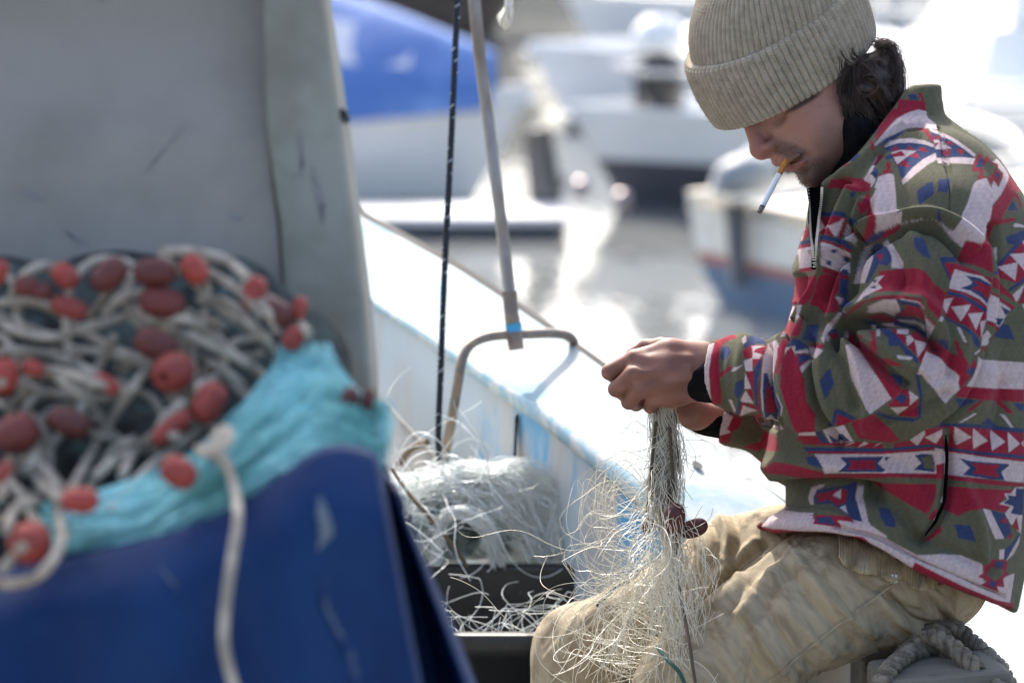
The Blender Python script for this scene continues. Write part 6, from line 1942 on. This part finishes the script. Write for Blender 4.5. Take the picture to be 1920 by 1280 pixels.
def laid_rope(path, r, n, m, name, parent, turns):
    p = crom(path, n); t, nn, b = frames(p)
    u = np.concatenate([[0], np.cumsum(np.linalg.norm(np.diff(p, axis=0), axis=1))])
    mb = MB()
    for ph in (0, 2.0944, 4.18879):
        a = u / turns * 6.2832 + ph
        q = p + (nn * np.cos(a)[:, None] + b * np.sin(a)[:, None]) * r * .52
        q = q + vnoise(q, 300, int(ph * 10))[:, None] * r * .05
        mb.tube(q, r * .56, 8)
    mb.build(name, m, parent)
    # frayed fibres
    S = []
    for i in range(int(n * 1.1)):
        k = r_.integers(1, n - 2); a = r_.random() * 6.28
        o = nn[k] * math.cos(a) + b[k] * math.sin(a)
        p0 = p[k] + o * r * .95
        S.append(np.array([p0, p0 + t[k] * r * .4 + o * r * .12, p0 + t[k] * r * .8 + o * r * (.1 + .3 * r_.random())]))
    v, f = strands(np.array(S), .0004, 3)
    obj(name.replace("strand", "fibre"), v, f, m, parent)
W_ = lambda l: [P(*p) for p in l]
laid_rope(W_([(1640, 1330, 4.80), (1648, 1290, 4.80), (1672, 1250, 4.84), (1712, 1222, 4.90), (1756, 1214, 4.92), (1800, 1230, 4.90), (1842, 1258, 4.87), (1880, 1300, 4.80)]), .0115, 120, M_rope, "rope_strand", rw, .05)
laid_rope(W_([(1690, 1222, 5.0), (1724, 1194, 5.0), (1766, 1178, 5.0), (1800, 1180, 5.0), (1822, 1202, 4.98), (1850, 1226, 4.93), (1874, 1250, 4.88), (1892, 1282, 4.84), (1898, 1320, 4.8)]), .0105, 120, M_rope, "rope_strand", rw, .05)
laid_rope(W_([(1690, 1232, 4.95), (1722, 1204, 4.93), (1756, 1196, 4.90), (1790, 1216, 4.87), (1818, 1242, 4.85), (1834, 1262, 4.84)]), .0115, 100, M_rope, "rope_strand", rw, .05)

# ------------------------------------------------------------------ foreground boat: cabin side
C0, P0 = C, P
def KF(d): return 5.02 - (5.02 - d) * .94          # depths of the foreground group
def C(px, py, d): return C0(px, py, KF(d))
def P(px, py, d): return to_world(C(px, py, d))
M_cabin = mat("grey_cabin_paint", (0.335, 0.303, 0.268), c2=(0.24, 0.215, 0.182), scale=3.0, lo=0.38, hi=0.68, c3=(0.15, 0.132, 0.105), s3=8.5, lo3=0.60, hi3=0.80, rough=0.55, bump=0.15, bscale=30)
M_postp = mat("grey_post_paint", (0.285, 0.285, 0.245), c2=(0.19, 0.18, 0.143), scale=5, lo=0.42, hi=0.66, c3=(0.09, 0.08, 0.06), s3=8, lo3=0.62, hi3=0.76, rough=0.6, bump=0.15, bscale=40)
gb = empty("boat_cabin", P(300, 900, 3.95), "scuffed grey painted cabin side of a boat at the left edge", "boat cabin")
def prism(pts, thick, m, name, parent, bevel=.004):
    """pts (px,py,d) clockwise outline on the near face; extruded away from the camera by thick metres"""
    a = np.array([P(*p) for p in pts]); bk = a + np.array([0, thick, 0])
    n = len(a); mb = MB()
    mb.add(np.vstack([a, bk]), [tuple(range(n)), tuple(range(2 * n - 1, n - 1, -1))] + [((i + 1) % n, i, n + i, n + (i + 1) % n) for i in range(n)])
    return mb.build(name, m, parent, smooth=False, bevel=bevel)
fr_ = np.array([P(-700, 2960, 3.9), P(548, 2960, 3.9), P(548, 800, 3.9), P(520, 420, 3.9), P(500, 262, 3.9), P(-700, 262, 3.9), P(548, -420, 4.06), P(-700, -420, 4.06)])
bk_ = fr_ + np.array([0, .05, 0])
mb = MB(); mb.add(np.vstack([fr_, bk_]), [(5, 4, 3, 2, 1, 0), (7, 6, 4, 5), (8, 9, 10, 11, 12, 13), (13, 12, 14, 15), (0, 1, 9, 8), (1, 2, 10, 9), (2, 3, 11, 10), (3, 4, 12, 11), (4, 6, 14, 12), (6, 7, 15, 14), (7, 5, 13, 15), (5, 0, 8, 13)])
mb.build("panel", M_cabin, gb, smooth=False)

prism([(484, -400, 3.885), (575, -400, 3.885), (606, 0, 3.885), (640, 230, 3.885), (668, 440, 3.885), (688, 600, 3.885), (700, 735, 3.885), (735, 2960, 3.885), (550, 2960, 3.885), (549, 800, 3.885), (524, 420, 3.885), (500, 262, 3.885), (494, 130, 3.885)], .14, M_postp, "corner_post", gb, .006)
prism([(-700, -560, 3.72), (640, -560, 3.72), (610, -400, 3.72), (-700, -400, 3.72)], .6, M_cabin, "roof_edge", gb)
M_scuff = mat("dark_scuff", (0.10, 0.095, 0.09), c2=(0.27, 0.265, 0.265), scale=24, lo=0.35, hi=0.6, rough=0.8)
for path, w in (([(272, 326), (300, 290), (330, 255), (352, 224)], 9), ([(40, 356), (70, 372), (96, 364)], 11), ([(118, 428), (140, 448), (166, 462)], 7), ([(430, 396), (446, 410), (458, 404)], 12), ([(585, 330), (600, 372), (606, 420)], 14), ([(560, 250), (566, 300), (562, 340)], 8), ([(210, 150), (240, 168), (262, 160)], 6)):
    pc_ = crom(np.array(path, float), 16); dp = 3.899 if path[0][0] < 500 else 3.884
    if path[0][1] < 200: dp = 3.925
    mb = MB(); ww = w * np.sin(np.linspace(.15, 3.0, 16)) * (1 + .3 * np.sin(np.arange(16) * 2.1))
    mb.grid(np.array([[P(x - k * b, y + k * b * .4, dp) for k in (-.5, .5)] for (x, y), b in zip(pc_, ww)])); mb.build("scuff", M_scuff, gb)
q = MB(); q.tube([P(640, 214, 3.89), P(646, 222, 3.93)], .006, 8); q.build("bolt", M_gap, gb)
q = MB(); q.box((-.6, 3.6, .36), (1.9, 1.7, .10)); tag(q.build("foreground_deck", M_deck, smooth=False), kind='structure')

# ------------------------------------------------------------------ blue tarp
tcols = [((-260, 1090, 3.40), (-260, 1700, 3.32)), ((-100, 1085, 3.36), (-110, 1700, 3.30)), ((60, 1062, 3.33), (50, 1700, 3.24)), ((190, 1036, 3.31), (170, 1700, 3.22)), ((330, 1000, 3.30), (320, 1700, 3.27)),
         ((450, 948, 3.30), (470, 1700, 3.30)), ((535, 888, 3.31), (600, 1700, 3.24)), ((592, 850, 3.32), (705, 1700, 3.27)), ((642, 840, 3.33), (790, 1700, 3.30)), ((688, 850, 3.34), (845, 1700, 3.31)), ((710, 866, 3.36), (872, 1700, 3.33)),
         ((718, 880, 3.53), (892, 1700, 3.53)), ((728, 898, 3.53), (935, 1700, 3.52)), ((742, 925, 3.44), (1010, 1700, 3.40)), ((746, 932, 3.53), (1022, 1700, 3.53)), ((735, 915, 3.75), (980, 1700, 3.75)), ((680, 890, 3.88), (900, 1700, 3.88))]
tops = crom(np.array([C(*c[0]) for c in tcols]), 170); bots = crom(np.array([C(*c[1]) for c in tcols]), 170)
NT = 90
tt = np.linspace(0, 1, NT)
g = tops[None] * (1 - tt)[:, None, None] + bots[None] * tt[:, None, None]
# bow outwards below the rounded top edge
bow = np.sin(np.clip(tt * 2.2, 0, 1) * math.pi / 2)[:, None]
colw = np.linspace(0, 1, 170)[None, :]
g[:, :, 0] += 0.018 * np.sin(tt * math.pi)[:, None] * np.clip((colw - .55) * 3, 0, 1)
g[:, :, 2] += -(0.03 * np.sin(np.clip(tt * 6, 0, 1) * math.pi / 2)[:, None]) * np.ones((1, 170))
fold = np.zeros((NT, 170))
for c0, w, a, sl in ((.08, .03, .022, .02), (.17, .022, -.02, -.02), (.24, .03, .018, .03), (.36, .025, -.014, .05), (.47, .03, .012, .03), (.30, .018, -.010, -.04)):
    fold += a * np.exp(-((colw - c0 - sl * tt[:, None]) / w) ** 2) * np.clip(tt * 3, 0, 1)[:, None]
flat = g.reshape(-1, 3)
fold += (vnoise(flat, 9, 51) * .008 + vnoise(flat, 24, 52) * .0035 + vnoise(flat, 60, 53) * .0010).reshape(NT, 170)
g[:, :, 2] -= fold
# rolled-over top running back under the net
roll = []
for k, (dz, dy) in enumerate(((.55, -.02), (.40, -.012), (.25, -.004), (.12, .003), (.05, .003), (.015, .001))):
    rw_ = tops.copy(); rw_[:, 2] += .7 * dz * np.clip(1.15 - np.linspace(0, 1, 170), .12, 1); rw_[:, 1] += dy
    roll.append(rw_)
gg = np.concatenate([np.array(roll), g], 0)
M_tarp = mat("blue_tarp", (0.0048, 0.023, 0.088), c2=(0.0075, 0.034, 0.116), scale=5, rough=0.5, bump=0.35, bscale=26, bdist=.004, spec=0.14, c3=(0.017, 0.024, 0.046), s3=7, lo3=0.60, hi3=0.74)
tb = empty("blue_tarp", P(450, 1500, 3.3), "deep blue tarpaulin draped under the net pile with a pale streak", "tarpaulin")
gw_ = to_world(gg); gw_ = np.concatenate([gw_, [gw_[-1] + np.array([0, 0, -.14 * k]) for k in range(1, 6)]], 0)
mb = MB(); mb.grid(gw_); o = mb.build("sheet", M_tarp, tb)
m_ = o.modifiers.new("thick", 'SOLIDIFY'); m_.thickness = .003; m_.offset = -1
# salt stains: thin smears lying just on the cloth
def cloth_pt(px, py, lift=.0035):
    """point on the tarp front nearest to a pixel"""
    zz = g[:, :, 2]; ux = 960 + g[:, :, 0] / zz * FPX; uy = 640 - g[:, :, 1] / zz * FPX
    i = np.argmin((ux - px) ** 2 + (uy - py) ** 2 + 1e5 * (colw > .68)); q = g.reshape(-1, 3)[i].copy(); d = q[2] - lift
    return C0(px, py, d)
M_salt = mat("dried_salt", (0.12, 0.155, 0.19), c2=(0.004, 0.030, 0.122), scale=26, lo=0.42, hi=0.60, rough=0.9)
mb = MB()
for path, w in (([(598, 930), (606, 965), (612, 1000), (596, 1030)], [10, 24, 26, 5]), ([(612, 1080), (608, 1110), (618, 1150), (640, 1190), (662, 1240), (672, 1300)], [4, 8, 9, 11, 13, 14]), ([(300, 1062), (318, 1085), (340, 1108)], [3, 7, 2])):
    pc_ = crom(np.array(path, float), 22); ww = np.interp(np.linspace(0, 1, 22), np.linspace(0, 1, len(w)), w)
    gl = [[cloth_pt(x - k * w_, y) for k in (-.5, 0, .5)] for (x, y), w_ in zip(pc_, ww * (1 + .25 * np.sin(np.arange(22) * 1.9)))]
    mb = MB(); mb.grid(to_world(np.array(gl))); mb.build("salt_stain", M_salt, tb)

# ------------------------------------------------------------------ pile of net, rope and red floats on the tarp
M_teal = mat("teal_net", (0.15, 0.46, 0.48), c2=(0.06, 0.24, 0.23), scale=12, lo=0.45, hi=0.65, rough=0.6, bump=0.8, bscale=90, bdist=.006)
M_tealf = mat("teal_filament", (0.36, 0.74, 0.75), c2=(0.14, 0.42, 0.40), scale=9, lo=0.42, hi=0.62, rough=0.5)
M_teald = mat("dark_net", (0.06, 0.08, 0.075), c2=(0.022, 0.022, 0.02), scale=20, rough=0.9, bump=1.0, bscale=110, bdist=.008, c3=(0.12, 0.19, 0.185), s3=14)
pile = empty("net_pile", P(300, 1000, 3.6), "pile of teal netting, pale rope and red floats on the blue tarp", "fishing net")
# dark heap
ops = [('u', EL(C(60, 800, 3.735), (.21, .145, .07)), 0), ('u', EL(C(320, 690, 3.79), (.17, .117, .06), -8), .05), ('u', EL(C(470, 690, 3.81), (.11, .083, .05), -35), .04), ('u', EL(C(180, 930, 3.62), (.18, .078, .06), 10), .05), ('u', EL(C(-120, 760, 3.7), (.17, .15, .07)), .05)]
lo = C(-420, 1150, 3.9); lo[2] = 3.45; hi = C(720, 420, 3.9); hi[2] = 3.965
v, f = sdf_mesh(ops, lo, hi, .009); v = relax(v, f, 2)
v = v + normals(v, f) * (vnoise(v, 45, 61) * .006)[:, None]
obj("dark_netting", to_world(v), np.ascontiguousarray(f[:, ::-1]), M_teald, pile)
# teal net lying along the tarp's edge
low = crom(np.array([C(80, 1020, 3.40), C(150, 1036, 3.37), C(240, 1030, 3.36), C(340, 1004, 3.35), C(450, 955, 3.34), C(535, 896, 3.35), C(600, 858, 3.36), C(660, 846, 3.37), C(705, 856, 3.39), C(728, 832, 3.42), C(726, 790, 3.46)]), 90)
upp = crom(np.array([C(80, 940, 3.46), C(150, 930, 3.45), C(240, 900, 3.45), (C(330, 860, 3.46)), C(410, 800, 3.48), C(470, 740, 3.52), C(530, 680, 3.58), C(585, 655, 3.62), C(630, 690, 3.60), C(680, 745, 3.56), C(715, 770, 3.5)]), 90)
nu = 60; gt = []
for k in range(nu):
    u = k / (nu - 1)
    q = low * (1 - u) + upp * u
    q = q + np.stack([0 * u * q[:, 0], np.full(90, math.sin(u * math.pi) * .010), np.full(90, -math.sin(u * math.pi) * .022)], 1)
    gt.append(q)
gt = np.array(gt)
su = np.linspace(0, 1, nu)[:, None]; sv = np.linspace(0, 1, 90)[None, :]
gt[:, :, 2] -= .0065 * np.sin(su * 34 + 4 * np.sin(sv * 5) + 2 * np.sin(sv * 13)) * np.sin(su * math.pi) + .004 * np.sin(su * 71 - 5 * np.sin(sv * 4))
gt[:, :, 1] += .006 * np.sin(sv * 21) * (1 - su) * np.sin(sv * 9) - .004 * (1 - su) * np.abs(np.sin(sv * 16))
fl = gt.reshape(-1, 3)
gt = (fl + np.stack([np.zeros(len(fl)), vnoise(fl, 60, 71) * .003, vnoise(fl, 85, 72) * .006], 1)).reshape(nu, 90, 3)
mb = MB(); mb.grid(to_world(gt)); mb.build("teal_netting", M_teal, pile)
S = []
for i in range(900):
    u0, u1 = r_.random(), r_.random()
    s0 = r_.random() * .8; s1 = min(1, s0 + .25 + .5 * r_.random())
    ss = np.linspace(s0, s1, 40); uu = u0 + (u1 - u0) * np.linspace(0, 1, 40)
    ii = np.clip((uu * (nu - 1)).astype(int), 0, nu - 1); jj = np.clip((ss * 89), 0, 88)
    j0 = jj.astype(int); fr = (jj - j0)[:, None]
    q = gt[ii, j0] * (1 - fr) + gt[ii, j0 + 1] * fr
    k = np.ones(5) / 5
    q = np.stack([np.convolve(np.pad(q[:, c], 2, mode='edge'), k, mode='valid') for c in range(3)], 1)
    q[:, 2] -= .003 + .016 * r_.random(); q += np.cumsum(r_.normal(size=q.shape), 0) * .0005
    S.append(q)
for i in range(240):     # fan at the upper right
    a = C(520 + 110 * r_.random(), 640 + 50 * r_.random(), 3.54); b = C(480 + 200 * r_.random(), 760 + 40 * r_.random(), 3.46); c = C(430 + 290 * r_.random(), 830 + 20 * r_.random(), 3.40)
    S.append(crom([a, b, c], 40))
v, f = strands(np.array(S), .0008, 3)
obj("teal_strand", to_world(v), np.ascontiguousarray(f[:, ::-1]), M_tealf, pile)
# rope
M_line = mat("pale_float_line", (0.50, 0.435, 0.35), c2=(0.30, 0.26, 0.205), scale=30, rough=0.9, bump=0.5, bscale=300, bdist=.002)
def Zt(x, y): return (x / 1.883, 440 + y / 1.883)
ROPES = """0,240 110,235 200,270 280,335 400,400 540,460|280,335 400,300 480,280|0,410 110,410 230,440 330,490 420,560|30,480 60,470 200,480 330,520 450,560|0,600 100,570 220,560 350,580 440,570
570,470 510,490 470,540 400,640 340,740 280,850 250,900|770,500 700,540 730,580 720,660 640,740 540,810 430,930 380,980|650,590 580,650 540,740|350,640 250,670 150,780|0,930 50,830 90,790 150,820 200,900 210,1000 220,1080 170,1170 100,1220 0,1230 -60,1210
0,1190 60,1120 80,1100|130,940 60,960 20,1040|320,290 400,180 470,140|370,280 430,220 510,205|610,120 690,140 730,190 720,230|570,60 680,60 800,90 870,150|660,270 740,330 800,400 860,450 920,490|700,230 800,240 880,310 950,390 960,420
560,330 680,360 780,410 900,470|780,750 830,690 810,740 770,755 730,740 690,780|480,720 400,760 330,870 300,920|400,360 360,440 340,480|100,200 60,280 90,340|940,220 1020,270 1090,350|420,470 460,430 540,440|560,760 600,700 700,640 740,590
200,500 280,560 350,640|0,520 90,530 160,560|640,620 700,540 790,500|0,690 60,700 120,760 100,830|460,250 540,300 660,300 760,380|860,180 940,260 980,340|0,860 60,900 120,1000 150,1080|260,400 280,470 260,540|150,780 130,850 200,930 250,910
680,110 770,150 860,210 930,290|600,400 700,430 820,500 870,560|30,240 80,150 150,110 220,140 240,190|330,860 400,800 470,760 540,720|640,720 560,700 480,760 430,850|-60,560 0,540 120,500 230,500|-60,260 -10,300 60,340 180,360 280,335"""
mb = MB()
kk = 0
for line in ROPES.replace("\n", "|").split("|"):
    pts = [Zt(*map(float, p.split(','))) for p in line.split()]
    base = 3.605 - .014 * (kk % 4)
    q = np.array([C(x, y, base - .10 * np.clip((y - 560) / 340, 0, 1) - .25 * np.clip((y - 870) / 160, 0, 1) - .03 * math.sin(j * 1.7 + kk)) for j, (x, y) in enumerate(pts)])
    q = crom(q, 12 * len(pts))
    mb.tube(to_world(q), .0047, 8)
    kk += 1
hang = crom(np.array([C(409, 838, 3.42), C(424, 868, 3.36), C(440, 918, 3.30), C(446, 970, 3.235), C(438, 1030, 3.21), C(425, 1120, 3.195), C(420, 1200, 3.19), C(430, 1255, 3.19), C(446, 1310, 3.19)]), 60)
for i in range(44):      # more turns of the line all through the heap
    cx_, cy_ = r_.uniform(-360, 520), r_.uniform(530, 960)
    if cy_ > 1150 - cx_ * .75: continue
    if cy_ < 470 + abs(cx_ - 260) * .12: continue
    rx_, ry_ = r_.uniform(50, 190), r_.uniform(25, 110); a0_ = r_.uniform(0, 6.28); tl = r_.normal(.3, .5)
    aa_ = a0_ + np.linspace(0, r_.uniform(2, 4.6), 26)
    xx = cx_ + rx_ * np.cos(aa_) * math.cos(tl) - ry_ * np.sin(aa_) * math.sin(tl); yy = np.clip(cy_ + rx_ * np.cos(aa_) * math.sin(tl) + ry_ * np.sin(aa_) * math.cos(tl), 485, 1080)
    yy = np.minimum(yy, 1080 - np.clip(xx - 120, 0, 900) * .62); yy = np.maximum(yy, 482 + np.clip(xx - 420, 0, 900) * .75)
    dd_ = 3.62 - .03 * r_.random() - .10 * np.clip((yy - 560) / 340, 0, 1) - .2 * np.clip((yy - 880) / 170, 0, 1) + .02 * np.sin(aa_ * 2)
    mb.tube(to_world(np.array([C(x, y, d) for x, y, d in zip(xx, yy, dd_)])), .0040, 7)
mb.tube(to_world(hang), .0045, 10)
mb.tube(to_world(crom(np.array([C(x, y, d) for x, y, d in ((372, 842, 3.36), (390, 850, 3.31), (408, 846, 3.29), (424, 830, 3.30), (430, 812, 3.33), (418, 806, 3.34), (406, 820, 3.31), (398, 838, 3.30), (408, 852, 3.29), (420, 866, 3.29))]), 50)), .0050, 8)
mb.build("rope", M_line, pile)
# floats strung on the rope
FL = [(205, 515, 38, 28, 40, 'b'), (290, 510, 40, 28, 0, 'b'), (303, 568, 43, 30, -12, 'b'), (130, 577, 36, 20, -18, 'r'), (50, 535, 24, 20, 0, 'b'), (122, 517, 28, 22, -40, 'r'), (80, 546, 20, 17, 0, 'b'), (477, 550, 33, 23, 80, 'r'),
      (365, 505, 30, 24, -60, 'r'), (520, 587, 33, 25, -28, 'b'), (550, 634, 24, 20, 60, 'r'), (562, 578, 22, 14, 80, 'r'), (293, 646, 42, 30, -25, 'b'), (325, 697, 38, 38, 3, 'e'), (392, 755, 40, 30, 60, 'r'), (8, 705, 34, 28, 80, 'r'),
      (62, 690, 22, 16, -20, 'r'), (200, 720, 27, 16, -35, 'r'), (335, 885, 36, 29, -32, 'r'), (150, 938, 36, 25, 0, 'r'), (56, 1017, 42, 40, 3, 'e'), (32, 812, 42, 38, 20, 'b'), (130, 792, 40, 26, -20, 'b'), (322, 802, 44, 20, 40, 'r'),
      (656, 746, 22, 17, 70, 'd'), (690, 747, 20, 14, 80, 'd'), (-4, 512, 26, 18, 60, 'r'), (6, 885, 22, 14, 60, 'r'), (-60, 640, 38, 28, 20, 'r'), (-90, 800, 38, 28, -30, 'b')]
for (x, y, a, b, ang, kd) in FL:
    d = 3.545 - .085 * np.clip((y - 560) / 300, 0, 1) - .20 * np.clip((y - 840) / 60, 0, 1)
    if x > 600: d = 3.43
    t = math.radians(ang); s = KF(d) / FPX
    c = P(x, y, d)
    ax = to_world(C(x + math.cos(t) * 60, y - math.sin(t) * 60, d)) - c
    if kd == 'e':
        ax = to_world(C(x - 22, y + 14, d - .022)) - c; a = 42
    v, f = float_mesh(c, ax, a * s, b * s)
    obj("float", v, f, {'b': M_fl_b, 'r': M_fl_r, 'e': M_fl_r, 'd': M_fl_d}[kd], pile)
